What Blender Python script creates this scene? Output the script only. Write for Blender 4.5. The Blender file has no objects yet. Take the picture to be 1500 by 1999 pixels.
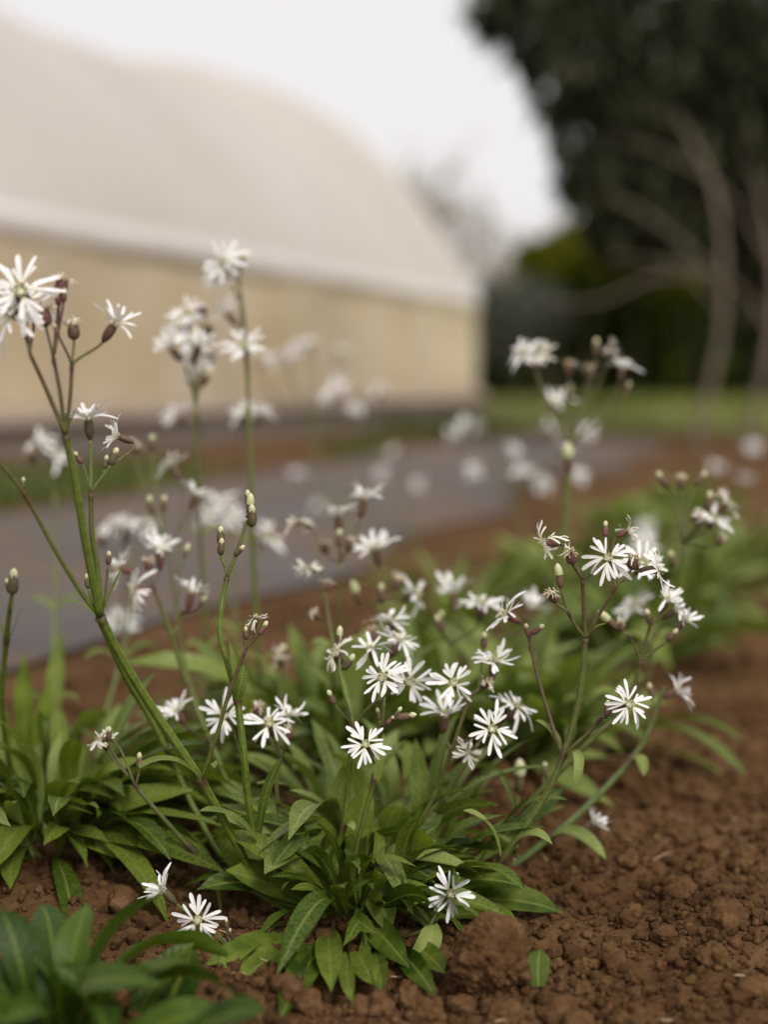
import bpy, math, random
import numpy as np
from mathutils import Vector, Matrix, Quaternion

random.seed(7); RNG = np.random.default_rng(7)
S = bpy.context.scene
COL = S.collection
R = math.radians

# ------------------------------------------------------------------ camera
CAM_H = 0.32; PITCH = 5.545; FPX = 2776.0; CX, CY = 750.0, 999.5
cd = bpy.data.cameras.new('camera'); cam = bpy.data.objects.new('camera', cd); COL.objects.link(cam)
cam.location = (0, 0, CAM_H); cam.rotation_euler = (R(90 - PITCH), 0, 0)
cd.sensor_fit = 'VERTICAL'; cd.sensor_height = 36.0; cd.sensor_width = 27.0; cd.lens = 50.0
cd.clip_start = 0.02; cd.clip_end = 900
cd.dof.use_dof = True; cd.dof.focus_distance = 0.803; cd.dof.aperture_fstop = 2.7; cd.dof.aperture_blades = 0
S.camera = cam

# ------------------------------------------------------------------ sky, sun, exposure
SUN_EL, SUN_AZ = 46.0, 152.0          # azimuth clockwise from +Y
w = bpy.data.worlds.new('World'); S.world = w; w.use_nodes = True
nt = w.node_tree; nt.nodes.clear()
wo = nt.nodes.new('ShaderNodeOutputWorld'); bg = nt.nodes.new('ShaderNodeBackground')
sky = nt.nodes.new('ShaderNodeTexSky'); sky.sky_type = 'NISHITA'; sky.sun_disc = False
sky.sun_elevation = R(SUN_EL); sky.sun_rotation = R(SUN_AZ); sky.dust_density = 4.0; sky.air_density = 1.0
hs = nt.nodes.new('ShaderNodeHueSaturation'); hs.inputs['Saturation'].default_value = 0.08
mx = nt.nodes.new('ShaderNodeMix'); mx.data_type = 'RGBA'; mx.inputs[0].default_value = 0.86
mx.inputs[7].default_value = (6.35, 6.1, 6.12, 1)                # closed overcast cloud, evenly bright
nt.links.new(sky.outputs[0], hs.inputs['Color']); nt.links.new(hs.outputs[0], mx.inputs[6])
nt.links.new(mx.outputs[2], bg.inputs[0]); nt.links.new(bg.outputs[0], wo.inputs[0])
bg.inputs[1].default_value = 0.1
sd = bpy.data.lights.new('sun', 'SUN'); so = bpy.data.objects.new('sun', sd); COL.objects.link(so)
sd.energy = 1.5; sd.angle = R(16); sd.color = (1.0, 0.95, 0.88)
az = R(SUN_AZ); el = R(SUN_EL)
sdir = Vector((math.sin(az) * math.cos(el), math.cos(az) * math.cos(el), math.sin(el)))
so.rotation_euler = sdir.to_track_quat('Z', 'Y').to_euler()
so.location = sdir * 20
vs = S.view_settings; vs.view_transform = 'Standard'; vs.look = 'None'; vs.exposure = 0.56; vs.gamma = 1.0
S.render.engine = 'CYCLES'
S.cycles.use_denoising = True; S.cycles.max_bounces = 8; S.cycles.transparent_max_bounces = 8
S.cycles.caustics_reflective = False; S.cycles.caustics_refractive = False

# ------------------------------------------------------------------ survey: photograph point + distance -> place in the garden
cp, sp_ = math.cos(R(PITCH)), math.sin(R(PITCH))
C_RIGHT = np.array([1., 0, 0]); C_UP = np.array([0, sp_, cp]); C_FWD = np.array([0, cp, -sp_])
def P(px, py, z):
    return np.array([0, 0, CAM_H]) + z * (C_FWD + C_RIGHT * (px - CX) / FPX - C_UP * (py - CY) / FPX)
def D(r, u, t):                        # a facing: to the right, up, towards the viewer
    v = r * C_RIGHT + u * C_UP - t * C_FWD
    return v / np.linalg.norm(v)

# ------------------------------------------------------------------ helpers
def tag(o, label=None, cat=None, group=None, kind=None):
    if label: o['label'] = label
    if cat: o['category'] = cat
    if group: o['group'] = group
    if kind: o['kind'] = kind
    return o
def link(name, data, parent=None, mat=None):
    o = bpy.data.objects.new(name, data); COL.objects.link(o)
    if parent is not None: o.parent = parent
    if mat is not None and data is not None and not data.materials: data.materials.append(mat)
    return o
def empty(name, loc=(0, 0, 0), parent=None):
    o = link(name, None, parent); o.location = tuple(loc); o.empty_display_size = 0.02
    return o
def mesh(name, v, f, smooth=True, col=None, uv=None):
    """v (n,3), f: array (m,k) or list of faces; col per vertex (n,3|4)"""
    me = bpy.data.meshes.new(name)
    v = np.asarray(v, dtype=np.float32)
    if isinstance(f, np.ndarray):
        m, k = f.shape
        me.vertices.add(len(v)); me.vertices.foreach_set('co', v.ravel())
        me.loops.add(m * k); me.loops.foreach_set('vertex_index', f.astype(np.int32).ravel())
        me.polygons.add(m); me.polygons.foreach_set('loop_start', np.arange(0, m * k, k, dtype=np.int32))
        me.polygons.foreach_set('loop_total', np.full(m, k, dtype=np.int32))
        me.update(calc_edges=True); me.validate()
    else:
        me.from_pydata(v.tolist(), [], f)
    if smooth: me.polygons.foreach_set('use_smooth', np.ones(len(me.polygons), dtype=bool))
    if col is not None:
        col = np.asarray(col, dtype=np.float32)
        if col.shape[1] == 3: col = np.hstack([col, np.ones((len(col), 1), np.float32)])
        a = me.color_attributes.new('tint', 'FLOAT_COLOR', 'POINT'); a.data.foreach_set('color', col.ravel())
    if uv is not None:
        ul = me.uv_layers.new(name='UVMap')
        idx = np.empty(len(me.loops), dtype=np.int32); me.loops.foreach_get('vertex_index', idx)
        ul.data.foreach_set('uv', np.asarray(uv, dtype=np.float32)[idx].ravel())
    me.update()
    return me
class MB:
    """collects pieces of one mesh"""
    def __init__(s): s.v = []; s.f = []; s.c = []; s.n = 0
    def add(s, v, f, c=None):
        v = np.asarray(v, float); s.v.append(v)
        s.f += [[i + s.n for i in q] for q in f]
        if c is not None:
            c = np.asarray(c, float)
            s.c.append(np.tile(c, (len(v), 1)) if c.ndim == 1 else c)
        s.n += len(v); return s
    def mesh(s, name, smooth=True):
        return mesh(name, np.vstack(s.v), s.f, smooth, np.vstack(s.c) if s.c else None)
def box(c0, c1):
    x0, y0, z0 = c0; x1, y1, z1 = c1
    v = [(x0, y0, z0), (x1, y0, z0), (x1, y1, z0), (x0, y1, z0), (x0, y0, z1), (x1, y0, z1), (x1, y1, z1), (x0, y1, z1)]
    return v, [(0, 3, 2, 1), (4, 5, 6, 7), (0, 1, 5, 4), (1, 2, 6, 5), (2, 3, 7, 6), (3, 0, 4, 7)]

def _h(ix, iy, iz):
    n = (ix * 374761393 + iy * 668265263 + iz * 2147483647 * 3 + 1013904223) & 0xFFFFFFFF
    n = ((n ^ (n >> 13)) * 1274126177) & 0xFFFFFFFF
    return ((n ^ (n >> 16)) & 0xFFFF) / 65535.0
def vn(x, y, z=0.0):
    x, y, z = np.broadcast_arrays(np.asarray(x, float), np.asarray(y, float), np.asarray(z, float))
    ix, iy, iz = (np.floor(a).astype(np.int64) for a in (x, y, z))
    fx, fy, fz = x - ix, y - iy, z - iz
    fx, fy, fz = (t * t * (3 - 2 * t) for t in (fx, fy, fz))
    r = 0
    for a in (0, 1):
        for b in (0, 1):
            for c in (0, 1):
                r = r + _h(ix + a, iy + b, iz + c) * (fx if a else 1 - fx) * (fy if b else 1 - fy) * (fz if c else 1 - fz)
    return r * 2 - 1

def catmull(pts, per):
    p = np.asarray(pts, float)
    if len(p) == 2: return p[0] + (p[1] - p[0]) * np.linspace(0, 1, per + 1)[:, None]
    q = np.vstack([2 * p[0] - p[1], p, 2 * p[-1] - p[-2]]); out = []
    for i in range(1, len(q) - 2):
        t = np.linspace(0, 1, per, endpoint=False)[:, None]
        a, b, c, d = q[i - 1], q[i], q[i + 1], q[i + 2]
        out.append(.5 * (2 * b + (c - a) * t + (2 * a - 5 * b + 4 * c - d) * t ** 2 + (3 * b - a - 3 * c + d) * t ** 3))
    out.append(p[-1:]); return np.vstack(out)
def frames(path):
    t = np.gradient(path, axis=0); t /= np.linalg.norm(t, axis=1)[:, None] + 1e-12
    ref = np.array([0, 0, 1.]) if abs(t[0][2]) < .9 else np.array([1., 0, 0])
    u = np.cross(t[0], ref); u /= np.linalg.norm(u); us = [u]
    for i in range(1, len(t)):
        u = us[-1] - t[i] * np.dot(us[-1], t[i]); u /= np.linalg.norm(u) + 1e-12; us.append(u)
    us = np.array(us); return t, us, np.cross(t, us)
def tube(path, rad, n=8, ridge=0.0):
    path = np.asarray(path, float); rad = np.broadcast_to(rad, (len(path),))
    t, u, v = frames(path)
    a = np.linspace(0, 2 * math.pi, n, endpoint=False)
    k = 1 + ridge * np.where(np.arange(n) % 2 == 0, 1, -1)
    ring = (np.cos(a) * k)[None, :, None] * u[:, None, :] + (np.sin(a) * k)[None, :, None] * v[:, None, :]
    pts = (path[:, None, :] + ring * rad[:, None, None]).reshape(-1, 3)
    m = len(path); f = []
    for i in range(m - 1):
        for j in range(n):
            f.append((i * n + j, i * n + (j + 1) % n, (i + 1) * n + (j + 1) % n, (i + 1) * n + j))
    f.append(tuple(range(n - 1, -1, -1))); f.append(tuple(range((m - 1) * n, m * n)))
    return pts, f

# ------------------------------------------------------------------ materials
def mat(name):
    m = bpy.data.materials.new(name); m.use_nodes = True
    n = m.node_tree; b = n.nodes['Principled BSDF']; return m, n, b
def N(n, typ, **kw):
    x = n.nodes.new(typ)
    for k, v in kw.items():
        if k in x.inputs: x.inputs[k].default_value = v
        else: setattr(x, k, v)
    return x
def ramp(n, stops, src):
    r = n.nodes.new('ShaderNodeValToRGB'); e = r.color_ramp.elements
    while len(e) < len(stops): e.new(.5)
    for q, (p, c) in zip(e, stops): q.position = p; q.color = (*c, 1)
    n.links.new(src, r.inputs[0]); return r
def translucent(m, n, b, amount, colsock=None, col=(1, 1, 1, 1)):
    t = N(n, 'ShaderNodeBsdfTranslucent'); mixs = N(n, 'ShaderNodeMixShader')
    mixs.inputs[0].default_value = amount
    if colsock is not None: n.links.new(colsock, t.inputs[0])
    else: t.inputs[0].default_value = col
    n.links.new(b.outputs[0], mixs.inputs[1]); n.links.new(t.outputs[0], mixs.inputs[2])
    n.links.new(mixs.outputs[0], n.nodes['Material Output'].inputs[0])

def leaf_material(name, dark, light, mid, trans=.25, rough=.42):
    m, n, b = mat(name)
    uv = N(n, 'ShaderNodeUVMap'); sep = N(n, 'ShaderNodeSeparateXYZ'); n.links.new(uv.outputs[0], sep.inputs[0])
    tc = N(n, 'ShaderNodeTexCoord'); no = N(n, 'ShaderNodeTexNoise', Scale=60., Detail=4.)
    oi = N(n, 'ShaderNodeObjectInfo')
    n.links.new(tc.outputs['Object'], no.inputs['Vector'])
    add = N(n, 'ShaderNodeMath', operation='ADD'); n.links.new(no.outputs[0], add.inputs[0])
    sc = N(n, 'ShaderNodeMath', operation='MULTIPLY_ADD'); n.links.new(oi.outputs['Random'], sc.inputs[0]); sc.inputs[1].default_value = .5; sc.inputs[2].default_value = -.25
    n.links.new(sc.outputs[0], add.inputs[1])
    base = ramp(n, [(.25, dark), (.75, light)], add.outputs[0])
    # midrib and side veins from the blade's own coordinates
    ab = N(n, 'ShaderNodeMath', operation='ABSOLUTE'); n.links.new(sep.outputs[0], ab.inputs[0])   # u in -1..1
    rib = N(n, 'ShaderNodeMapRange'); rib.inputs['From Min'].default_value = .16; rib.inputs['From Max'].default_value = .02
    n.links.new(ab.outputs[0], rib.inputs[0])
    mixc = N(n, 'ShaderNodeMix', data_type='RGBA'); mixc.inputs[7].default_value = (*mid, 1)
    mul = N(n, 'ShaderNodeMath', operation='MULTIPLY'); mul.inputs[1].default_value = .65; n.links.new(rib.outputs[0], mul.inputs[0])
    n.links.new(mul.outputs[0], mixc.inputs[0]); n.links.new(base.outputs[0], mixc.inputs[6])
    # small brown blemishes
    bl = N(n, 'ShaderNodeTexNoise', Scale=230., Detail=2.); n.links.new(tc.outputs['Object'], bl.inputs['Vector'])
    blr = N(n, 'ShaderNodeMapRange'); blr.inputs['From Min'].default_value = .70; blr.inputs['From Max'].default_value = .76; n.links.new(bl.outputs[0], blr.inputs[0])
    mb = N(n, 'ShaderNodeMix', data_type='RGBA'); mb.inputs[7].default_value = (.16, .11, .04, 1)
    bm_ = N(n, 'ShaderNodeMath', operation='MULTIPLY'); bm_.inputs[1].default_value = .55; n.links.new(blr.outputs[0], bm_.inputs[0])
    n.links.new(bm_.outputs[0], mb.inputs[0]); n.links.new(mixc.outputs[2], mb.inputs[6])
    n.links.new(mb.outputs[2], b.inputs['Base Color'])
    b.inputs['Roughness'].default_value = rough; b.inputs['Specular IOR Level'].default_value = .22
    # veins bump: slanted from the midrib
    va = N(n, 'ShaderNodeMath', operation='MULTIPLY_ADD'); n.links.new(ab.outputs[0], va.inputs[0]); va.inputs[1].default_value = -.10; n.links.new(sep.outputs[1], va.inputs[2])
    vs_ = N(n, 'ShaderNodeMath', operation='MULTIPLY'); vs_.inputs[1].default_value = 75.; n.links.new(va.outputs[0], vs_.inputs[0])
    sn = N(n, 'ShaderNodeMath', operation='SINE'); n.links.new(vs_.outputs[0], sn.inputs[0])
    ad2 = N(n, 'ShaderNodeMath', operation='MULTIPLY_ADD'); n.links.new(sn.outputs[0], ad2.inputs[0]); ad2.inputs[1].default_value = .35; n.links.new(no.outputs[0], ad2.inputs[2])
    bp = N(n, 'ShaderNodeBump', Strength=.35, Distance=.0006); n.links.new(ad2.outputs[0], bp.inputs['Height']); n.links.new(bp.outputs[0], b.inputs['Normal'])
    tr = N(n, 'ShaderNodeMix', data_type='RGBA', blend_type='MULTIPLY'); tr.inputs[0].default_value = 1; tr.inputs[7].default_value = (1.5, 1.6, .5, 1)
    n.links.new(mb.outputs[2], tr.inputs[6])
    translucent(m, n, b, trans, tr.outputs[2])
    return m
def tint_material(name, rough=.5, trans=0, noise=.25, scale=300., bump=.0003, spec=.35):
    m, n, b = mat(name)
    at = N(n, 'ShaderNodeAttribute', attribute_name='tint')
    tc = N(n, 'ShaderNodeTexCoord'); no = N(n, 'ShaderNodeTexNoise', Scale=scale, Detail=3.); n.links.new(tc.outputs['Object'], no.inputs['Vector'])
    mr = N(n, 'ShaderNodeMapRange'); mr.inputs['From Min'].default_value = .3; mr.inputs['From Max'].default_value = .7
    mr.inputs['To Min'].default_value = 1 - noise; mr.inputs['To Max'].default_value = 1 + noise; n.links.new(no.outputs[0], mr.inputs[0])
    mu = N(n, 'ShaderNodeVectorMath', operation='SCALE'); n.links.new(at.outputs['Color'], mu.inputs[0]); n.links.new(mr.outputs[0], mu.inputs['Scale'])
    n.links.new(mu.outputs[0], b.inputs['Base Color']); b.inputs['Roughness'].default_value = rough; b.inputs['Specular IOR Level'].default_value = spec
    bp = N(n, 'ShaderNodeBump', Strength=.4, Distance=bump); n.links.new(no.outputs[0], bp.inputs['Height']); n.links.new(bp.outputs[0], b.inputs['Normal'])
    if trans: translucent(m, n, b, trans, mu.outputs[0])
    return m

M_LEAF = leaf_material('rosette_leaf_green', (.030, .060, .004), (.165, .220, .032), (.21, .26, .06))
M_LEAF2 = leaf_material('grey_green_leaf', (.085, .128, .022), (.245, .300, .080), (.29, .34, .12))
M_LEAF3 = leaf_material('broad_leaf_green', (.018, .046, .004), (.075, .125, .014), (.16, .20, .03))
M_STEM = tint_material('stem_skin', rough=.5)
M_CALYX = tint_material('calyx_skin', rough=.55, trans=.12)
M_PETAL = tint_material('white_petal', rough=.55, trans=.22, noise=.04, scale=500., bump=.0004, spec=.25)
M_POLLEN = tint_material('stamen_cream', rough=.6)

def soil_material(name, mul=1.0, tinted=False):
    m, n, b = mat(name)
    tc = N(n, 'ShaderNodeTexCoord')
    a = N(n, 'ShaderNodeTexNoise', Scale=4.5, Detail=6., Roughness=.65); c = N(n, 'ShaderNodeTexNoise', Scale=140., Detail=5., Roughness=.7)
    f = N(n, 'ShaderNodeTexNoise', Scale=620., Detail=3.)
    for q in (a, c, f): n.links.new(tc.outputs['Object'], q.inputs['Vector'])
    ad = N(n, 'ShaderNodeMath', operation='MULTIPLY_ADD'); n.links.new(a.outputs[0], ad.inputs[0]); ad.inputs[1].default_value = .8
    h = N(n, 'ShaderNodeMath', operation='MULTIPLY'); h.inputs[1].default_value = .6; n.links.new(c.outputs[0], h.inputs[0]); n.links.new(h.outputs[0], ad.inputs[2])
    r = ramp(n, [(.40, (.032 * mul, .015 * mul, .0065 * mul)), (.66, (.100 * mul, .053 * mul, .0235 * mul)), (.9, (.18 * mul, .105 * mul, .052 * mul))], ad.outputs[0])
    src = r.outputs[0]
    if tinted:                                                   # crumbs dry out unevenly: each has its own tone
        at = N(n, 'ShaderNodeAttribute', attribute_name='tint'); mm = N(n, 'ShaderNodeMix', data_type='RGBA', blend_type='MULTIPLY'); mm.inputs[0].default_value = 1
        n.links.new(src, mm.inputs[6]); n.links.new(at.outputs['Color'], mm.inputs[7]); src = mm.outputs[2]
    n.links.new(src, b.inputs['Base Color']); b.inputs['Roughness'].default_value = .95; b.inputs['Specular IOR Level'].default_value = .06
    s2 = N(n, 'ShaderNodeMath', operation='MULTIPLY_ADD'); n.links.new(f.outputs[0], s2.inputs[0]); s2.inputs[1].default_value = .4; n.links.new(c.outputs[0], s2.inputs[2])
    bp = N(n, 'ShaderNodeBump', Strength=.9, Distance=.003); n.links.new(s2.outputs[0], bp.inputs['Height']); n.links.new(bp.outputs[0], b.inputs['Normal'])
    return m
M_SOIL = soil_material('crumbly_soil'); M_CLOD = soil_material('clod_soil', 1.12); M_CRUMB = soil_material('crumb_soil', 1.0, True)
def plain(name, c0, c1, scale=20., rough=.7, trans=0, spec=.3, bump=0, detail=4.):
    m, n, b = mat(name)
    tc = N(n, 'ShaderNodeTexCoord'); no = N(n, 'ShaderNodeTexNoise', Scale=scale, Detail=detail); n.links.new(tc.outputs['Object'], no.inputs['Vector'])
    r = ramp(n, [(.3, c0), (.7, c1)], no.outputs[0]); n.links.new(r.outputs[0], b.inputs['Base Color'])
    b.inputs['Roughness'].default_value = rough; b.inputs['Specular IOR Level'].default_value = spec
    if bump:
        bp = N(n, 'ShaderNodeBump', Strength=.6, Distance=bump); n.links.new(no.outputs[0], bp.inputs['Height']); n.links.new(bp.outputs[0], b.inputs['Normal'])
    if trans: translucent(m, n, b, trans, r.outputs[0])
    return m
# ------------------------------------------------------------------ the garden's lines: beds, sheets and tunnel all run along AX, AC points across them
AX = np.array([.33, .944, 0]); AC = np.array([.944, -.33, 0])
def G(t, n, z=0.0): return AX * t + AC * n + np.array([0, 0, z])

# ground: one sheet to the horizon, finely broken near the bed
def ground_h(x, y):
    d = np.hypot(x, y); n = x * AC[0] + y * AC[1]
    fade = np.clip((6 - d) / 4, 0, 1)
    bed = np.clip((n + .80) / .06, 0, 1)                       # flat under the sheet
    r = 1 - np.abs(vn(x * 16 + 3, y * 16, 1.3))
    z = .010 * vn(x * 5, y * 5, .2) + .009 * vn(x * 14, y * 14, 4.1) + .006 * r * vn(x * 34, y * 34, 7.7) + .0035 * vn(x * 85, y * 85, 2.2) + .002 * vn(x * 190, y * 190, 5.2)
    return z * fade * (.1 + .9 * bed)
ys = np.concatenate([[-120, -40, -12, -4, -1, 0, .25], np.geomspace(.45, 3.2, 430), np.geomspace(3.3, 12, 40), [16, 25, 45, 90, 200, 420]])
u = np.linspace(-1, 1, 381); 
gx = []
for yy in ys:
    core = .42 * max(yy, .3) + .28
    gx.append(np.concatenate([[-400, -60, -12, -core - 2.5, -core - .8], u * core, [core + .8, core + 2.5, 12 + core, 60 + core, 400 + core]]))
gx = np.array(gx); gy = np.repeat(ys[:, None], gx.shape[1], 1)
gz = ground_h(gx, gy)
nr, nc = gx.shape
idx = np.arange(nr * nc).reshape(nr, nc)
gf = np.stack([idx[:-1, :-1], idx[:-1, 1:], idx[1:, 1:], idx[1:, :-1]], -1).reshape(-1, 4)
tag(link('ground', mesh('ground', np.stack([gx, gy, gz], -1).reshape(-1, 3), gf), mat=M_SOIL), 'bare brown crumbly garden soil of the flower bed', 'soil', kind='structure')

# woven ground sheets (weed fabric) in strips along the beds
def fabric_material():
    m, n, b = mat('woven_ground_sheet')
    tc = N(n, 'ShaderNodeTexCoord'); no = N(n, 'ShaderNodeTexNoise', Scale=3.0, Detail=6.); n.links.new(tc.outputs['Object'], no.inputs['Vector'])
    r = ramp(n, [(.3, (.052, .044, .040)), (.7, (.092, .078, .070))], no.outputs[0]); d1 = N(n, 'ShaderNodeTexNoise', Scale=2.6, Detail=9., Roughness=.72); n.links.new(tc.outputs['Object'], d1.inputs['Vector'])
    dr = N(n, 'ShaderNodeMapRange'); dr.inputs['From Min'].default_value = .46; dr.inputs['From Max'].default_value = .58; n.links.new(d1.outputs[0], dr.inputs[0])
    dm = N(n, 'ShaderNodeMix', data_type='RGBA'); dm.inputs[7].default_value = (.115, .066, .036, 1); n.links.new(dr.outputs[0], dm.inputs[0]); n.links.new(r.outputs[0], dm.inputs[6])   # trodden soil
    n.links.new(dm.outputs[2], b.inputs['Base Color'])
    b.inputs['Roughness'].default_value = .65; b.inputs['Specular IOR Level'].default_value = .5
    wv = N(n, 'ShaderNodeTexChecker', Scale=520.); n.links.new(tc.outputs['Object'], wv.inputs['Vector'])
    bp = N(n, 'ShaderNodeBump', Strength=.5, Distance=.001); n.links.new(wv.outputs['Fac'], bp.inputs['Height']); n.links.new(bp.outputs[0], b.inputs['Normal'])
    return m
M_FAB = fabric_material()
def strip(name, t0, t1, n0, n1, z, label, cat, m, nt_=160, nn=24, wav=.008, edge=.12, kind='structure'):
    tt, nn_ = np.meshgrid(np.linspace(t0, t1, nt_), np.linspace(n0, n1, nn), indexing='ij')
    e = np.zeros_like(nn_); e[:, 0] = edge * vn(tt[:, 0] * 1.7, 3.); e[:, -1] = edge * vn(tt[:, 0] * 1.9, 9.)
    nn_ = nn_ + e
    zz = z + wav * vn(tt * 2.2, nn_ * 3.5, 1.) + wav * .4 * vn(tt * 7, nn_ * 8, 2.)
    zz[:, 0] = zz[:, -1] = z * .3
    p = AX[None, None] * tt[..., None] + AC[None, None] * nn_[..., None]; p[..., 2] = zz
    i = np.arange(tt.size).reshape(tt.shape)
    f = np.stack([i[:-1, :-1], i[1:, :-1], i[1:, 1:], i[:-1, 1:]], -1).reshape(-1, 4)
    return tag(link(name, mesh(name, p.reshape(-1, 3), f), mat=m), label, cat, kind=kind)
strip('path', -3, 6.3, -1.80, -.88, .022, 'dark grey woven ground sheet laid as a path beside the flower bed', 'ground sheet', M_FAB)
strip('path', -3, 12.5, -3.9, -2.95, .018, 'dark grey woven ground sheet along the foot of the polytunnel', 'ground sheet', M_FAB)

# lawn beyond the beds
M_LAWN = plain('lawn_green', (.11, .135, .016), (.20, .21, .035), scale=1.2, rough=.9, detail=8.)
lv = [G(8.2, -3.6, .006), G(6.9, 9, .006), G(-20, 380, .006), G(380, 380, .006), G(380, -380, .006), G(14.6, -380, .006), G(14.6, -3.6, .006)]
tag(link('lawn', mesh('lawn', np.array(lv), [list(range(len(lv)))], smooth=False), mat=M_LAWN), 'mown yellow green lawn beyond the end of the polytunnel', 'lawn', kind='structure')
def blades(n, fn, h0, h1, wd, c0, c1, seed):
    r = np.random.default_rng(seed); p = np.array([fn(r) for _ in range(n)])
    a = r.uniform(0, 2 * math.pi, n); h = r.uniform(h0, h1, n)[:, None]; lean = r.uniform(0, .6, n)[:, None] * h
    s = np.stack([np.cos(a), np.sin(a), 0 * a], 1) * wd; l = np.stack([-np.sin(a), np.cos(a), 0 * a], 1) * lean
    up = np.array([0, 0, 1.])
    v = np.stack([p - s, p + s, p + s * .7 + l * .4 + up * h * .6, p - s * .7 + l * .4 + up * h * .6, p + l + up * h], 1).reshape(-1, 3)
    b = np.arange(n)[:, None] * 5
    f = np.concatenate([b + np.array([[0, 1, 2]]), b + np.array([[0, 2, 3]]), b + np.array([[3, 2, 4]])])
    k = r.uniform(0, 1, n)[:, None]; c = np.array(c0) * (1 - k) + np.array(c1) * k
    return mesh('grass', v, f, False, np.repeat(c, 5, 0))
M_BLADE = tint_material('grass_blade', rough=.6, trans=.25, noise=.1, scale=20.)
tag(link('grass', blades(14000, lambda r: G(r.uniform(8.3, 22), r.uniform(-3.4, 10), .0), .03, .09, .006, (.07, .10, .015), (.20, .20, .04), 3), mat=M_BLADE),
    'short grass blades of the lawn beyond the beds', 'grass', kind='stuff')
def weedspot(r):
    t = r.uniform(2.0, 13); n = -2.2 + r.normal(0, .13)
    while vn(t * 1.1 + 2, n * 2., 5.) < .30: t = r.uniform(2.0, 13); n = -2.2 + r.normal(0, .13)
    return G(t, n, 0)
tag(link('weeds', blades(4200, weedspot, .02, .08, .008, (.05, .085, .012), (.13, .16, .035), 4), mat=M_BLADE),
    'low green weeds growing in the narrow bed between the two grey sheets', 'weeds', kind='stuff')

# ------------------------------------------------------------------ polytunnel
def plastic():
    m, n, b = mat('milky_polythene')
    tc = N(n, 'ShaderNodeTexCoord'); no = N(n, 'ShaderNodeTexNoise', Scale=.7, Detail=5.); n.links.new(tc.outputs['Object'], no.inputs['Vector'])
    r = ramp(n, [(.3, (.80, .735, .675)), (.7, (.89, .835, .785))], no.outputs[0]); n.links.new(r.outputs[0], b.inputs['Base Color'])
    b.inputs['Roughness'].default_value = .5; b.inputs['Specular IOR Level'].default_value = .3
    translucent(m, n, b, .45, r.outputs[0]); return m
M_POLY = plastic()
M_NET = plain('tan_side_netting', (.58, .46, .28), (.70, .60, .45), scale=1.1, rough=.85, trans=.15, spec=.15)
M_STEEL = plain('dull_tunnel_steel', (.42, .38, .35), (.55, .51, .47), scale=8., rough=.5)
M_FLAP = plain('white_rolled_plastic', (.76, .71, .67), (.84, .80, .77), scale=2., rough=.45, trans=.2)
M_BOARD = plain('weathered_board', (.26, .20, .15), (.38, .31, .25), scale=9., rough=.85)
ET, EN = 14.29, -3.98
prof = np.array([(0, 1.07), (.22, 1.50), (.70, 2.20), (1.3, 2.80), (1.9, 3.18), (2.5, 3.42), (3.2, 3.50)])
prof = np.vstack([prof, np.stack([6.4 - prof[-2::-1, 0], prof[-2::-1, 1]], 1)])
pr = catmull(np.hstack([prof, np.zeros((len(prof), 1))]), 5)[:, :2]
tun = tag(empty('polytunnel', G(4, EN - 3.2, 0)), 'long arched polytunnel with milky plastic cover and tan netting side', 'polytunnel')
tb = G(4, EN - 3.2, 0)
T0 = -7.5; bay = 1.98; nb = 11
def kfac(t):                                                   # the older bays stand a little lower than the last one
    q = min(1, max(0, (13.3 - t) / 1.9)); return 1 - .16 * q * q * (3 - 2 * q)
def tp(t, s, h): return G(t, EN - s, h) - tb
ts = np.linspace(T0, ET, nb * 10 + 1)
rows = []
for t in ts:
    k = ((t - T0) / (ET - T0) * nb) % 1.0
    rows.append([tp(t, s, 1.07 + (h - 1.07) * kfac(t) * (1 - .028 * math.sin(math.pi * k) ** 2)) for s, h in pr])
rows = np.array(rows); i = np.arange(rows.shape[0] * rows.shape[1]).reshape(rows.shape[:2])
f = np.stack([i[:-1, :-1], i[1:, :-1], i[1:, 1:], i[:-1, 1:]], -1).reshape(-1, 4)
link('cover', mesh('cover', rows.reshape(-1, 3), f), tun, M_POLY)
for side, s0 in ((1, 0.0), (-1, 6.4)):
    for b in range(nb):                                        # netting panels between the uprights
        a0, a1 = T0 + (ET - T0) * b / nb + .03, T0 + (ET - T0) * (b + 1) / nb - .03
        tt, hh = np.meshgrid(np.linspace(a0, a1, 9), np.linspace(.16, 1.05, 7), indexing='ij')
        pp = np.array([[tp(t, s0 + side * (.012 + .02 * vn(t * 2.3, h * 3., side)), h) for t, h in zip(r1, r2)] for r1, r2 in zip(tt, hh)])
        i = np.arange(tt.size).reshape(tt.shape)
        link('side_panel', mesh('side_panel', pp.reshape(-1, 3), np.stack([i[:-1, :-1], i[1:, :-1], i[1:, 1:], i[:-1, 1:]], -1).reshape(-1, 4)), tun, M_NET)
    tt = np.linspace(T0, ET, 90)
    fl = np.array([[tp(t, s0 - side * o, h + .012 * vn(t * 1.3, k, 2.)) for k, (o, h) in enumerate([(-.01, 1.13), (.022, 1.09), (.030, 1.05), (.026, 1.02), (.016, 1.00)])] for t in tt])
    i = np.arange(fl.shape[0] * 5).reshape(-1, 5)
    link('eaves_flap', mesh('eaves_flap', fl.reshape(-1, 3), np.stack([i[:-1, :-1], i[1:, :-1], i[1:, 1:], i[:-1, 1:]], -1).reshape(-1, 4)), tun, M_FLAP)
    p0 = [tp(T0, s0 - side * .03, .085), tp(ET, s0 - side * .03, .085)]
    bv, bf = tube(np.array(p0), .085, 4); link('base_board', mesh('base_board', bv, bf, False), tun, M_BOARD)
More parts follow.
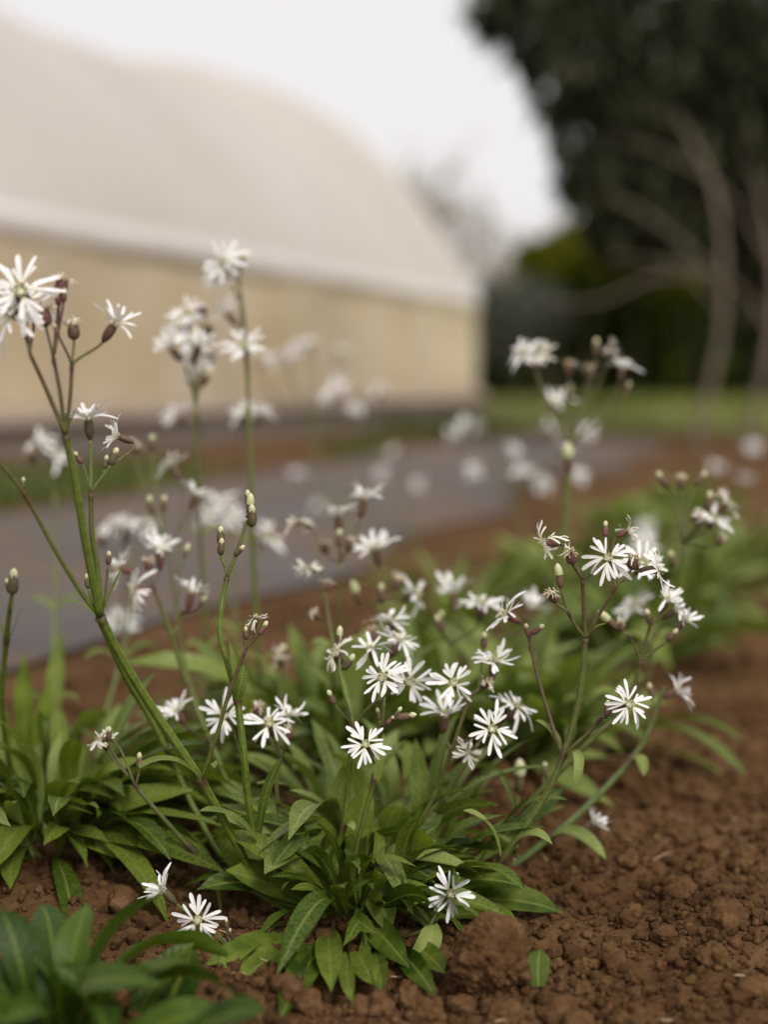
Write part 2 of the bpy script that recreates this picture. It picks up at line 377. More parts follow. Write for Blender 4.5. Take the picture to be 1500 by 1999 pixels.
for b in range(nb + 1):
    t = T0 + (ET - T0) * b / nb
    path = [tp(t, 0.02, 0), tp(t, .02, .6)] + [tp(t, .04 + s * (6.32 / 6.4), 1.07 + (h - 1.07) * kfac(t) - .035) for s, h in pr[1:-1]] + [tp(t, 6.38, .6), tp(t, 6.38, 0)]
    hv, hf = tube(np.array(path), .024, 8)
    link('hoop', mesh('hoop', hv, hf), tun, M_STEEL)
    if b < nb + 1:
        uv_, uf_ = tube(np.array([tp(t, .07, 0), tp(t, .07, 1.0)]), .022, 8)
        link('upright', mesh('upright', uv_, uf_), tun, M_STEEL)
for t in (T0, ET):                                              # gables, with a door opening frame
    gv = [tp(t, s, 1.07 + (h - 1.07) * kfac(t) - .03) for s, h in pr] + [tp(t, 6.38, .05), tp(t, .02, .05)]
    link('gable', mesh('gable', np.array(gv), [list(range(len(gv)))], False), tun, M_POLY)
    dv, df = tube(np.array([tp(t + (.05 if t > 0 else -.05), 2.2, 0), tp(t + (.05 if t > 0 else -.05), 2.2, 2.1), tp(t + (.05 if t > 0 else -.05), 4.2, 2.1), tp(t + (.05 if t > 0 else -.05), 4.2, 0)]), .035, 6)
    link('door_frame', mesh('door_frame', dv, df), tun, M_STEEL)

# ------------------------------------------------------------------ foliage of the far planting
def leafcloud(cent, size, seed, aspect=.45, droop=.0, colA=(.03, .05, .02), colB=(.08, .11, .05), jit=.35):
    r = np.random.default_rng(seed); n = len(cent)
    ax = r.normal(size=(n, 3)); ax[:, 2] -= droop * 2.5; ax /= np.linalg.norm(ax, axis=1)[:, None]
    sd_ = np.cross(ax, r.normal(size=(n, 3))); sd_ /= np.linalg.norm(sd_, axis=1)[:, None]
    nm = np.cross(ax, sd_)
    L = size * r.uniform(1 - jit, 1 + jit, n)[:, None]; W = L * aspect * .5
    c = cent
    v = np.stack([c, c + ax * L * .45 + sd_ * W, c + ax * L - nm * L * .15, c + ax * L * .45 - sd_ * W], 1).reshape(-1, 3)
    f = (np.arange(n)[:, None] * 4 + np.array([[0, 1, 2, 3]]))
    k = r.uniform(0, 1, n)[:, None] ** 1.5
    return mesh('crown', v, f, True, np.repeat(np.array(colA) * (1 - k) + np.array(colB) * k, 4, 0))
M_FOL = tint_material('far_foliage', rough=.7, trans=.15, noise=.15, scale=3., spec=.08)
M_BARK = plain('pale_brown_bark', (.11, .085, .06), (.20, .16, .12), scale=14., rough=.85, bump=.004)
M_BARK2 = plain('grey_brown_twig_bark', (.30, .25, .19), (.42, .36, .29), scale=14., rough=.9)

M_BARK3 = plain('dark_shrub_bark', (.035, .026, .018), (.06, .045, .03), scale=14., rough=.9)
# evergreen with drooping grey green leaves and pale curved limbs
TZ = 6.0
tree = empty('evergreen_tree', P(1420, 900, TZ) * [1, 1, 0])
tag(tree, 'dark evergreen tree with drooping grey green leaves and pale curving trunks', 'tree'); t0_ = np.array(tree.location)
limbs = [([(1385, 905, 6.0, .050), (1362, 850, 6.0, .046), (1392, 740, 6.0, .042), (1412, 620, 6.0, .040), (1412, 480, 6.0, .036), (1392, 360, 6.1, .032), (1330, 240, 6.2, .026), (1240, 120, 6.3, .02), (1180, -60, 6.4, .014)], 'trunk'),
         ([(1450, 905, 6.1, .05), (1472, 800, 6.1, .045), (1500, 700, 6.1, .045), (1512, 520, 6.2, .04), (1470, 330, 6.3, .036), (1400, 180, 6.4, .03), (1370, -80, 6.5, .025), (1320, -420, 6.6, .015)], 'trunk'),
         ([(1560, 900, 6.4, .10), (1570, 600, 6.5, .09), (1600, 200, 6.6, .08), (1620, -300, 6.7, .06), (1600, -800, 6.8, .03)], 'trunk'),
         ([(1412, 620, 6.0, .022), (1350, 545, 5.9, .019), (1270, 545, 5.8, .017), (1180, 585, 5.8, .015), (1090, 590, 5.8, .012), (1020, 555, 5.8, .007)], 'limb'),
         ([(1412, 560, 6.0, .022), (1340, 480, 6.0, .018), (1250, 410, 6.0, .016), (1180, 375, 6.1, .012), (1130, 300, 6.2, .008)], 'limb'),
         ([(1500, 640, 6.1, .03), (1440, 560, 6.0, .022), (1330, 520, 5.9, .016), (1200, 500, 5.8, .01)], 'limb'),
         ([(1330, 240, 6.2, .02), (1220, 170, 6.2, .015), (1110, 100, 6.3, .012), (980, 30, 6.3, .008)], 'limb'),
         ([(1512, 520, 6.2, .03), (1420, 380, 6.1, .02), (1300, 300, 6.1, .014), (1200, 270, 6.1, .009)], 'limb')]
lp = []
for pts, nm in limbs:
    path = catmull([P(a, b, c) for a, b, c, _ in pts], 6); rad = np.interp(np.linspace(0, 1, len(path)), np.linspace(0, 1, len(pts)), [q[3] for q in pts])
    tv, tf = tube(path - t0_, rad * .42, 10); link(nm, mesh(nm, tv, tf), tree, M_BARK)
r = np.random.default_rng(11); cents = []
def clump(px, py, z, rx, n, rz=None):
    c = P(px, py, z); q = r.normal(size=(n, 3)); q /= np.linalg.norm(q, axis=1)[:, None]; q *= r.uniform(0, 1, n)[:, None] ** .45
    cents.append(c + q * np.array([rx, rx * 1.1, rz or rx]))
# clumps through the crown's volume; the lower left edge hangs ragged against the sky
for a in [(980, -10, 6.2, .16, 150), (960, 40, 6.2, .09, 60), (1060, 40, 6.2, .22, 300), (1050, 95, 6.2, .10, 80), (1130, 100, 6.1, .22, 300), (1200, 40, 6.3, .30, 500), (1110, 190, 6.2, .13, 90), (1090, 230, 6.2, .08, 36), (1180, 200, 6.3, .2, 260),
          (1150, 290, 6.2, .13, 110), (1220, 300, 6.3, .2, 280), (1180, 370, 6.2, .13, 110), (1260, 390, 6.3, .2, 260), (1310, 130, 6.4, .35, 700), (1330, 300, 6.5, .3, 600), (1440, 80, 6.5, .45, 1200), (1460, 300, 6.6, .4, 1000),
          (1050, 150, 6.2, .06, 26), (1070, 215, 6.2, .06, 22), (1095, 275, 6.2, .06, 24), (1120, 330, 6.2, .07, 30), (935, 20, 6.2, .05, 22), (1010, 85, 6.2, .05, 24), (1160, 420, 6.2, .07, 36),
          (1130, 350, 6.3, .12, 120), (1200, 430, 6.3, .16, 200), (1280, 470, 6.4, .18, 220), (1160, 150, 6.3, .2, 300), (1250, 220, 6.4, .25, 420), (1380, 200, 6.6, .35, 900), (1420, 370, 6.7, .3, 700), (1540, 150, 6.8, .4, 1000), (1550, 400, 6.9, .35, 800),
          (1340, 430, 6.5, .2, 240), (1420, 450, 6.6, .25, 300), (1480, 520, 6.7, .25, 260), (1560, 250, 6.6, .5, 1000), (1560, 480, 6.8, .4, 500), (1500, 640, 6.8, .2, 90), (1100, -90, 6.4, .35, 600), (1300, -100, 6.6, .5, 1200), (1000, -120, 6.5, .3, 350),
          (1500, -150, 6.8, .6, 1400), (1250, -350, 6.8, .6, 1200), (1500, -450, 7.0, .7, 1500), (1700, -100, 7.0, .7, 1500), (1750, 300, 7.0, .6, 1000), (1700, -600, 7.2, .7, 1200), (1400, -700, 7.2, .6, 900), (1950, 0, 7.3, .7, 1000), (1950, -450, 7.3, .7, 900)]:
    clump(*a)
cents = np.vstack(cents)
link('crown', leafcloud(cents - t0_, .10, 5, aspect=.34, droop=.9, colA=(.007, .009, .003), colB=(.105, .108, .060)), tree, M_FOL)

# clipped hedge and shrubs behind the lawn
def shrub(name, label, cat, blobs, size, seed, colA, colB, n, aspect=.55, group=None, stems=4):
    base = P(blobs[0][0], 760, blobs[0][2]) * [1, 1, 0]
    o = tag(empty(name, base), label, cat, group); rr = np.random.default_rng(seed); cs = []
    for (px, py, z, rx, rz, wgt) in blobs:
        c = P(px, py, z); m_ = int(n * wgt); q = rr.normal(size=(m_, 3)); q /= np.linalg.norm(q, axis=1)[:, None]
        rad = rr.uniform(.55, 1, m_)[:, None] ** .6
        rad *= (1 + .25 * vn(q[:, 0] * 2.5 + px, q[:, 1] * 2.5, q[:, 2] * 2.5))[:, None]
        p = c + q * rad * np.array([rx, rx * .7, rz]); p[:, 2] = np.maximum(p[:, 2], .02); cs.append(p)
    link('crown', leafcloud(np.vstack(cs) - base, size, seed + 1, aspect, .1, colA, colB), o, M_FOL)
    for k in range(stems):
        px, py, z = blobs[k % len(blobs)][:3]; top = P(px, py, z) - base; bt = top * [1, 1, 0] + [.1 * k, 0, 0]
        sv, sf = tube(catmull([bt, (bt + top) / 2 + [.06, .05, 0], top], 5), np.linspace(.03, .010, 11), 7); link('trunk', mesh('trunk', sv, sf), o, M_BARK3)
    return o
shrub('hedge', 'dark green hedge with lighter yellow green top behind the lawn', 'hedge',
      [(1020, 690, 20, 1.0, .9, .5), (1160, 650, 20.5, 1.2, 1.1, .8), (1300, 640, 21, 1.3, 1.2, .8), (1460, 640, 21, 1.4, 1.3, .8), (1640, 620, 21.5, 1.6, 1.5, .8), (1850, 620, 22, 1.8, 1.6, .8), (2120, 620, 22, 1.8, 1.6, .8), (2400, 620, 22, 1.8, 1.6, .8), (2700, 630, 22, 1.8, 1.5, .8), (1090, 720, 20, .8, .5, .5), (1240, 720, 20.2, .9, .5, .5), (1400, 720, 20.4, 1.0, .5, .5), (1560, 720, 20.4, 1.1, .5, .5), (1240, 600, 20.6, 1.0, .9, .6), (1390, 600, 20.8, 1.0, .9, .6), (1160, 560, 21, 1.0, .7, .5), (1330, 540, 21.5, 1.1, .8, .5), (1500, 530, 22, 1.2, .9, .5)],
      .20, 21, (.010, .020, .002), (.055, .078, .008), 5200)
shrub('golden_shrub', 'tall yellow green shrub rising above the dark hedge', 'shrub',
      [(1150, 490, 18.6, .62, .36, 1), (1230, 500, 18.8, .5, .4, .8), (1060, 505, 18.6, .42, .28, .7), (1320, 520, 18.8, .6, .4, .8)], .11, 31, (.08, .09, .005), (.20, .20, .012), 2200)
shrub('grey_shrub', 'silvery grey leaved shrub at the corner of the polytunnel', 'shrub',
      [(985, 640, 17, .42, .45, 1), (1050, 610, 17.3, .4, .35, .8)], .11, 41, (.06, .065, .05), (.15, .155, .13), 1100)
def twiggy(name, label, px, py_top, z, seed, n1=16, col=None):
    base = P(px, 755, z) * [1, 1, 0]; top = P(px, py_top, z)[2]
    o = tag(empty(name, base), label, 'tree', 'bare trees behind the polytunnel'); rr = np.random.default_rng(seed)
    tv, tf = tube(catmull([(0, 0, 0), (.1, 0, top * .3), (-.05, .1, top * .6), (0, 0, top * .95)], 5), np.linspace(.09, .02, 16), 8); link('trunk', mesh('trunk', tv, tf), o, M_BARK2)
    mb = MB(); tips = []
    for k in range(n1):
        h = top * rr.uniform(.25, .8); a = rr.uniform(0, 6.28); L = top * rr.uniform(.2, .42)
        p0 = np.array([0, 0, h]); p2 = p0 + np.array([math.cos(a) * L * .7, math.sin(a) * L * .7, L * .8]); p1 = (p0 + p2) / 2 + rr.normal(0, .08, 3)
        path = catmull([p0, p1, p2], 4); mb.add(*tube(path, np.linspace(.022, .006, len(path)), 5))
        for j in range(14):
            s = path[rr.integers(3, len(path))]; e = s + rr.normal(0, .32, 3) + [0, 0, .3]
            mb.add(*tube(np.array([s, (s + e) / 2 + rr.normal(0, .04, 3), e]), np.array([.011, .008, .004]), 4)); tips += [s + (e - s) * q for q in rr.uniform(.3, 1, 7)]
    link('limbs', mb.mesh('limbs'), o, M_BARK2)
    link('crown', leafcloud(np.array(tips), .075, seed, .5, 0, (.30, .27, .17), (.42, .38, .28)), o, M_FOL)
twiggy('bare_tree', 'nearly leafless pale tree rising behind the end of the polytunnel', 865, 385, 24, 51, 9)
twiggy('bare_tree', 'short twiggy pale tree between the polytunnel and the dark hedge', 975, 470, 23, 52, 10)
twiggy('bare_tree', 'slender bare tree just showing over the polytunnel roof edge', 800, 350, 27, 53, 8)
# ------------------------------------------------------------------ soil: clods, crumbs and dry bits
def ico(sub):
    t = (1 + 5 ** .5) / 2
    v = [(-1, t, 0), (1, t, 0), (-1, -t, 0), (1, -t, 0), (0, -1, t), (0, 1, t), (0, -1, -t), (0, 1, -t), (t, 0, -1), (t, 0, 1), (-t, 0, -1), (-t, 0, 1)]
    v = [np.array(a) / np.linalg.norm(a) for a in v]
    f = [(0, 11, 5), (0, 5, 1), (0, 1, 7), (0, 7, 10), (0, 10, 11), (1, 5, 9), (5, 11, 4), (11, 10, 2), (10, 7, 6), (7, 1, 8), (3, 9, 4), (3, 4, 2), (3, 2, 6), (3, 6, 8), (3, 8, 9), (4, 9, 5), (2, 4, 11), (6, 2, 10), (8, 6, 7), (9, 8, 1)]
    for _ in range(sub):
        cache = {}; nf = []
        def mid(a, b):
            k = (min(a, b), max(a, b))
            if k not in cache: m = v[a] + v[b]; v.append(m / np.linalg.norm(m)); cache[k] = len(v) - 1
            return cache[k]
        for a, b, c in f:
            x, y, z = mid(a, b), mid(b, c), mid(c, a); nf += [(a, x, z), (b, y, x), (c, z, y), (x, y, z)]
        f = nf
    return np.array(v), np.array(f)
def lump(sub, seed, rough=.25, fine=.08):
    v, f = ico(sub); s = seed * 7.31
    d = 1 + rough * vn(v[:, 0] * 1.3 + s, v[:, 1] * 1.3, v[:, 2] * 1.3) + fine * 2 * vn(v[:, 0] * 4 + s, v[:, 1] * 4, v[:, 2] * 4)
    if sub > 2: d += fine * 1.1 * vn(v[:, 0] * 10, v[:, 1] * 10 + s, v[:, 2] * 10) + fine * 1.0 * np.abs(vn(v[:, 0] * 22, v[:, 1] * 22 + s, v[:, 2] * 22)) + (fine * .8 * vn(v[:, 0] * 45, v[:, 1] * 45 + s, v[:, 2] * 45) if sub > 4 else 0)
    return v * d[:, None], f
def onground(px, py):
    dz = -sp_ - cp * (py - CY) / FPX; p = P(px, py, CAM_H / -dz); return np.array([p[0], p[1], float(ground_h(p[0], p[1]))])
def crumbs(n, smin, smax, sub, seed, region):
    tones = []
    rr = np.random.default_rng(seed); protos = [lump(sub, k + seed, .5, .17) for k in range(10)]
    V = []; F = []; base = 0; k = 0
    pts = region(rr, n)
    z = ground_h(pts[:, 0], pts[:, 1]); s = smin + (smax - smin) * rr.uniform(0, 1, n) ** 2.6
    for i in range(n):
        v, f = protos[rr.integers(10)]
        q = rr.normal(size=4); q /= np.linalg.norm(q); w_, x, y, zz = q
        Rm = np.array([[1 - 2 * (y * y + zz * zz), 2 * (x * y - w_ * zz), 2 * (x * zz + w_ * y)], [2 * (x * y + w_ * zz), 1 - 2 * (x * x + zz * zz), 2 * (y * zz - w_ * x)], [2 * (x * zz - w_ * y), 2 * (y * zz + w_ * x), 1 - 2 * (x * x + y * y)]])
        sc = s[i] * np.array([1, rr.uniform(.7, 1.1), rr.uniform(.6, .95)])
        V.append((v * sc) @ Rm.T + [pts[i, 0], pts[i, 1], z[i] + s[i] * .45]); F.append(f + base); base += len(v)
        q = .62 + .62 * rr.uniform() ** 1.3; tones.append(np.tile([q, q * rr.uniform(.93, 1.04), q * rr.uniform(.85, 1.05)], (len(v), 1)))
    return mesh('crumbs', np.vstack(V), np.vstack(F), sub > 1, np.vstack(tones))
def near(rr, n, ymin=.55, ymax=1.9, pw=1.6):
    out = np.zeros((0, 2))
    while len(out) < n:
        y = ymin + (ymax - ymin) * rr.uniform(0, 1, n * 2) ** pw; x = rr.uniform(-.36, .42, n * 2) * (y + .15)
        keep = (x * AC[0] + y * AC[1] > -.80); out = np.vstack([out, np.stack([x, y], 1)[keep]])
    return out[:n]
tag(link('soil_crumbs', crumbs(17000, .0007, .0036, 1, 1, lambda r, n: near(r, n, .55, 1.35, 1.3)), mat=M_CRUMB), 'fine brown crumbs of loose garden soil', 'soil crumbs', kind='stuff')
tag(link('soil_crumbs', crumbs(2300, .0020, .0066, 2, 2, lambda r, n: near(r, n, .55, 2.4, 1.5)), mat=M_CRUMB), 'coarser brown crumbs of loose garden soil', 'soil crumbs', kind='stuff')
def clod(px, py, rx, rz, seed, label, group=None, sub=4, lift=.45):
    v, f = lump(sub, seed, .30, .085); p = onground(px, py)
    o = tag(link('soil_clod', mesh('soil_clod', v * [rx, rx * .85, rz], f), mat=M_CLOD), label, 'clod', group); o.location = (p[0], p[1], p[2] + rz * lift)
    o.rotation_euler = (0, 0, seed); return o
clod(962, 1930, .0185, .021, 3, 'fist sized crumbly brown soil clod under the single low flower', sub=5, lift=.62)
for k, (px, py, s) in enumerate([(700, 1965, .008), (812, 1935, .012), (600, 1985, .008), (740, 1965, .008), (835, 1955, .009), (905, 1965, .007), (1090, 1975, .009), (1130, 1998, .008), (240, 1795, .010), (300, 1930, .007), (180, 1740, .008), (1330, 1760, .010), (1420, 1840, .012), (1230, 1700, .008), (1460, 1690, .010), (1390, 1905, .009),
                               (1190, 1880, .007), (1300, 1850, .008), (560, 1960, .008), (1270, 1600, .010), (1380, 1560, .012), (1480, 1960, .009), (985, 1985, .009)]):
    clod(px, py, s, s * .8, 10 + k, 'small rounded clod of brown soil lying on the bare bed', 'small clods on the bed', sub=3, lift=.35)
M_STRAW = plain('dry_straw', (.30, .20, .11), (.50, .37, .23), scale=60., rough=.8)
def straws(n, seed):
    rr = np.random.default_rng(seed); mb = MB(); pts = near(rr, n, .6, 1.7, 1.4)
    for x, y in pts:
        L = rr.uniform(.003, .011); a = rr.uniform(0, 6.28); z = float(ground_h(x, y)) + .003; d = np.array([math.cos(a), math.sin(a), rr.uniform(-.1, .25)]) * L
        c = np.array([x, y, z]); mb.add(*tube(catmull([c - d, c + rr.normal(0, L * .15, 3), c + d], 2), np.array([.0004, .0006, .0006, .0005, .0003]), 4))
    return mb.mesh('dry_straws')
tag(link('dry_straws', straws(130, 5), mat=M_STRAW), 'tiny dry straws and root bits strewn over the soil', 'straw', kind='stuff')

# ------------------------------------------------------------------ plant parts
def leafmesh(c0, c1, c2, width, hint, fold=.25, wave=.0, twist=0., prof='ob', nl=14, seed=0, c3=None):
    t = np.linspace(0, 1, nl + 1)[:, None]
    c0, c1, c2 = (np.asarray(q, float) for q in (c0, c1, c2))
    p = (1 - t) ** 2 * c0 + 2 * t * (1 - t) * c1 + t ** 2 * c2
    if c3 is not None:
        c3 = np.asarray(c3, float); p = (1 - t) ** 3 * c0 + 3 * t * (1 - t) ** 2 * c1 + 3 * t * t * (1 - t) * c2 + t ** 3 * c3
    T = np.gradient(p, axis=0); T /= np.linalg.norm(T, axis=1)[:, None] + 1e-12
    hint = np.asarray(hint, float); s = np.cross(T, hint); s /= np.linalg.norm(s, axis=1)[:, None] + 1e-9
    for k in range(1, len(s)):                                  # keep the blade from flipping where it arches over
        if np.dot(s[k], s[k - 1]) < 0: s[k] = -s[k]
    nrm = np.cross(s, T)
    if twist:
        a = twist * t; s, nrm = s * np.cos(a) + nrm * np.sin(a), nrm * np.cos(a) - s * np.sin(a)
    tt = t[:, 0]
    if prof == 'ob': wd = .17 + .83 * np.clip(np.sin(math.pi * np.clip(tt, 0, 1) ** 1.45), 0, 1) ** .85
    else: wd = .35 + .65 * np.sin(math.pi * np.clip(tt * .93 + .05, 0, 1)) ** .8
    wd *= np.clip((1 - tt) * 7, 0, 1) ** .55; wd[-1] = .02
    us = np.array([-1, -.55, 0, .55, 1.]); rr = np.random.default_rng(seed); ph = rr.uniform(0, 6, 2)
    V = []
    for k in range(nl + 1):
        for uu in us:
            w_ = width * .5 * wd[k]
            V.append(p[k] + s[k] * uu * w_ + nrm[k] * (fold * w_ * abs(uu) ** 1.5 + wave * width * uu ** 2 * math.sin(tt[k] * 9 + ph[0 if uu < 0 else 1])))
    i = np.arange((nl + 1) * 5).reshape(-1, 5)
    f = np.stack([i[:-1, :-1], i[:-1, 1:], i[1:, 1:], i[1:, :-1]], -1).reshape(-1, 4)
    uv = np.stack([np.tile(us, nl + 1), np.repeat(tt, 5)], 1)
    return mesh('leaf', np.array(V), f, True, None, uv)
ROS = {}
def rosette_variants(m, wide, key):
    out = []
    for k in range(10):
        rr = np.random.default_rng(100 + k); arch = rr.uniform(.10, .34); tipz = rr.uniform(-.16, .16)
        out.append(leafmesh((0, 0, 0), (rr.normal(0, .05), .5, arch * 1.6), (rr.normal(0, .10), 1, tipz), wide * rr.uniform(.8, 1.2), (0, -.2, 1), rr.uniform(.12, .5), rr.uniform(0, .10), rr.normal(0, .35), seed=k))
        out[-1].materials.append(m)
    ROS[key] = out
rosette_variants(M_LEAF, .165, 'dark'); rosette_variants(M_LEAF2, .150, 'grey'); rosette_variants(M_LEAF3, .28, 'broad')
def rosette(plant, n, L0, L1, seed, key='dark', t0=8, t1=72, spread=.012, az=None, name='leaf', off=(0, 0)):
    rr = np.random.default_rng(seed)
    for k in range(n):
        q = k / n; tilt = t0 + (t1 - t0) * q ** 1.2 + rr.normal(0, 11)
        a = k * 2.39996 + rr.normal(0, .25)
        if az is not None: a = rr.uniform(*az)
        o = link(name, ROS[key][rr.integers(10)], plant); L = rr.uniform(L0, L1) * (1 - .25 * q) * rr.uniform(.75, 1.1)
        o.matrix_local = Matrix.Translation((off[0], off[1], 0)) @ Matrix.Translation((math.cos(a) * spread * rr.uniform(.3, 1.2), math.sin(a) * spread * rr.uniform(.3, 1.2), .004 + .01 * q)) @ Matrix.Rotation(a - math.pi / 2, 4, 'Z') @ Matrix.Rotation(R(tilt), 4, 'X') @ Matrix.Rotation(rr.normal(0, .5), 4, 'Y') @ Matrix.Scale(L, 4)

GREEN = np.array([.105, .150, .018]); GREEN2 = np.array([.155, .205, .050]); PURP = np.array([.085, .038, .030]); NODE = np.array([.070, .024, .018])
def local(pl, p): return np.asarray(p) - np.array(pl.location)
def stem(pl, pts, red=(0, 0), nodes=(), name='stem', g=GREEN, n=12):
    """pts (px, py, distance, radius in mm)"""
    w3 = [P(a, b, c) for a, b, c, _ in pts]; per = 8
    path = catmull(w3, per); m = len(path); tt = np.linspace(0, 1, m)
    rad = np.interp(tt, np.linspace(0, 1, len(pts)), [q[3] * 1e-3 for q in pts])
    c = np.outer(1 - np.linspace(red[0], red[1], m), g) + np.outer(np.linspace(red[0], red[1], m), PURP)
    cum = np.concatenate([[0], np.cumsum(np.linalg.norm(np.diff(path, axis=0), axis=1))])
    for k in nodes:
        i = min(k * per, m - 1); dd = cum - cum[i]; e = np.exp(-(dd / .0028) ** 2); rad = rad * (1 + .34 * e)
        e2 = .85 * np.exp(-(dd / .0042) ** 2)[:, None]; c = c * (1 - e2) + NODE * e2
    v, f = tube(local(pl, path), rad, n, .06)
    stripe = np.where(np.arange(n) % 2 == 0, 1.25, .72)
    cc = (c[:, None, :] * stripe[None, :, None]).reshape(-1, 3)
    return link(name, mesh(name, v, f, True, cc), pl, M_STEM)
def bez(p0, p1, p2, p3, n=10):
    t = np.linspace(0, 1, n + 1)[:, None]
    return (1 - t) ** 3 * p0 + 3 * t * (1 - t) ** 2 * p1 + 3 * t * t * (1 - t) * p2 + t ** 3 * p3
def twig(pl, path, r0, r1, red0, red1, name='flower_stalk'):
    m = len(path); c = np.outer(1 - np.linspace(red0, red1, m), GREEN2 * .9) + np.outer(np.linspace(red0, red1, m), PURP)
    v, f = tube(local(pl, path), np.linspace(r0, r1, m) * 1e-3, 8, .04)
    return link(name, mesh(name, v, f, True, np.repeat(c, 8, 0)), pl, M_STEM)

# petals: each cut into four narrow blunt lobes, the inner pair longer
def lobe(mb, ang, L, W, x0, z1, z2, bend, rr, curl=0., tintend=(.93, .92, .90)):
    nl = 7; t = np.linspace(0, 1, nl + 1); wd = (.50 + .56 * np.sin(t * math.pi * .60) ** 1.2) * np.clip((1.03 - t) * 8, 0, 1) ** .5
    a = ang + bend * t + curl * t ** 2 * rr.normal(0, .6)
    d = np.stack([np.cos(a), np.sin(a)], 1) * (L / nl); xy = np.cumsum(np.vstack([[x0, 0], d[1:]]), 0)
    z = z1 * t * L + z2 * t * t * L + curl * L * .22 * np.sin(t * rr.uniform(4, 8) + rr.uniform(0, 3)) * t
    pa = np.hstack([xy, z[:, None]]); s = np.stack([-np.sin(a), np.cos(a), rr.normal(0, .25) + curl * rr.normal(0, .8) * t], 1)
    s /= np.linalg.norm(s, axis=1)[:, None]
    V = np.stack([pa - s * W * wd[:, None] * .5, pa + [0, 0, -W * .13], pa + s * W * wd[:, None] * .5], 1).reshape(-1, 3)
    V[:, 2] += rr.normal(0, W * .03, len(V))
    i = np.arange((nl + 1) * 3).reshape(-1, 3); f = np.stack([i[:-1, :-1], i[1:, :-1], i[1:, 1:], i[:-1, 1:]], -1).reshape(-1, 4).tolist()
    c0 = np.array([.80, .82, .60]); c = c0 + (np.array(tintend) - c0) * np.clip(t * 3.2, 0, 1)[:, None]
    mb.add(V, f, np.repeat(c, 3, 0))
def petal(seed, wilt=0.):
    rr = np.random.default_rng(seed); mb = MB(); tint = (.93, .92, .905) if wilt < .5 else (.86, .82, .72)
    k = 1 - .28 * wilt
    for j, (ang, L, W) in enumerate([(-.58, .0100, .0016), (-.20, .0128, .0022), (.20, .0128, .0022), (.58, .0100, .0016)]):
        lobe(mb, ang + rr.normal(0, .12), L * k * rr.uniform(.78, 1.14), W * (1 - .35 * wilt) * rr.uniform(.85, 1.15), .0022, rr.normal(.02, .12), rr.normal(-.12, .28) - .5 * wilt, ang * rr.uniform(-.3, .35) + wilt * rr.normal(0, .7), rr, wilt * 1.2, tint)
    me = mb.mesh('petal'); me.materials.append(M_PETAL); return me
PETALS = [petal(200 + k) for k in range(14)]; WPETALS = [petal(300 + k, .55) for k in range(8)]; DPETALS = [petal(400 + k, 1.0) for k in range(8)]
def calyxmesh(L, rmax, red, fat=.5, seed=0, teeth=True):
    n = 20; t = np.linspace(0, 1, 9); rad = rmax * (.30 + .70 * np.sin(math.pi * (t ** (.7 if fat > .5 else .95)) * .80) ** .8); rad[0] = rmax * .28
    a = np.linspace(0, 2 * math.pi, n, endpoint=False); mb = MB()
    rib = 1 + .07 * np.where(np.arange(n) % 2 == 0, 1, -1)
    V = np.array([[(math.cos(b) * q * rb, math.sin(b) * q * rb, -L + L * tt) for b, rb in zip(a, rib)] for tt, q in zip(t, rad)]).reshape(-1, 3)
    f = [(i * n + j, i * n + (j + 1) % n, (i + 1) * n + (j + 1) % n, (i + 1) * n + j) for i in range(8) for j in range(n)] + [tuple(range(n - 1, -1, -1))]
    ca = np.array([.15, .17, .07]) * (1 - red) + np.array([.19, .085, .07]) * red; cb = np.array([.10, .035, .035])
    c = np.array([[ca if j % 2 else cb * .5 + ca * .5 * red + cb * .2 for j in range(n)] for _ in t]).reshape(-1, 3)
    mb.add(V, f, c)
    if teeth:
        for k in range(5):
            b = k * 2 * math.pi / 5; r0 = rad[-1]
            pv = [(math.cos(b + d) * r0 * q, math.sin(b + d) * r0 * q, z) for d, q, z in ((-.5, 1, -.0003), (.5, 1, -.0003), (.28, 1.15, L * .10), (-.28, 1.15, L * .10), (0, 1.25, L * .2))]
            mb.add(pv, [(0, 1, 2, 3), (3, 2, 4)], cb)
    me = mb.mesh('calyx'); me.materials.append(M_CALYX); return me
CAL = {k: calyxmesh(.0115, .0026, k) for k in (.2, .6, .95)}
CALB = {k: calyxmesh(.0078, .0024, k, .7) for k in (.2, .6, .95)}
CALD = {k: calyxmesh(.0085, .0036, k, .7) for k in (.2, .6, .95)}
def budtip(seed, L, r0):
    rr = np.random.default_rng(seed); t = np.linspace(0, 1, 7); n = 10; a = np.linspace(0, 6.2832, n, endpoint=False)
    V = np.array([[(math.cos(b + q * 1.2) * r0 * (1 + .1 * math.cos(5 * b)) * (1 + .12 * math.sin(3.1 * q)) * (1 - q ** 2.6) ** .6, math.sin(b + q * 1.2) * r0 * (1 + .1 * math.cos(5 * b)) * (1 - q ** 2.6) ** .6, L * q) for b in a] for q in t]).reshape(-1, 3)
    f = [(i * n + j, i * n + (j + 1) % n, (i + 1) * n + (j + 1) % n, (i + 1) * n + j) for i in range(6) for j in range(n)]
    c = np.outer(1 - np.repeat(t, n), (.55, .62, .30)) + np.outer(np.repeat(t, n), (.86, .80, .55)); mb = MB().add(V, f, c)
    me = mb.mesh('petal_tip'); me.materials.append(M_PETAL); return me
TIPS = [budtip(k, .0045, .0018) for k in range(4)]; BIGTIPS = [budtip(9 + k, .0095, .0030) for k in range(3)]
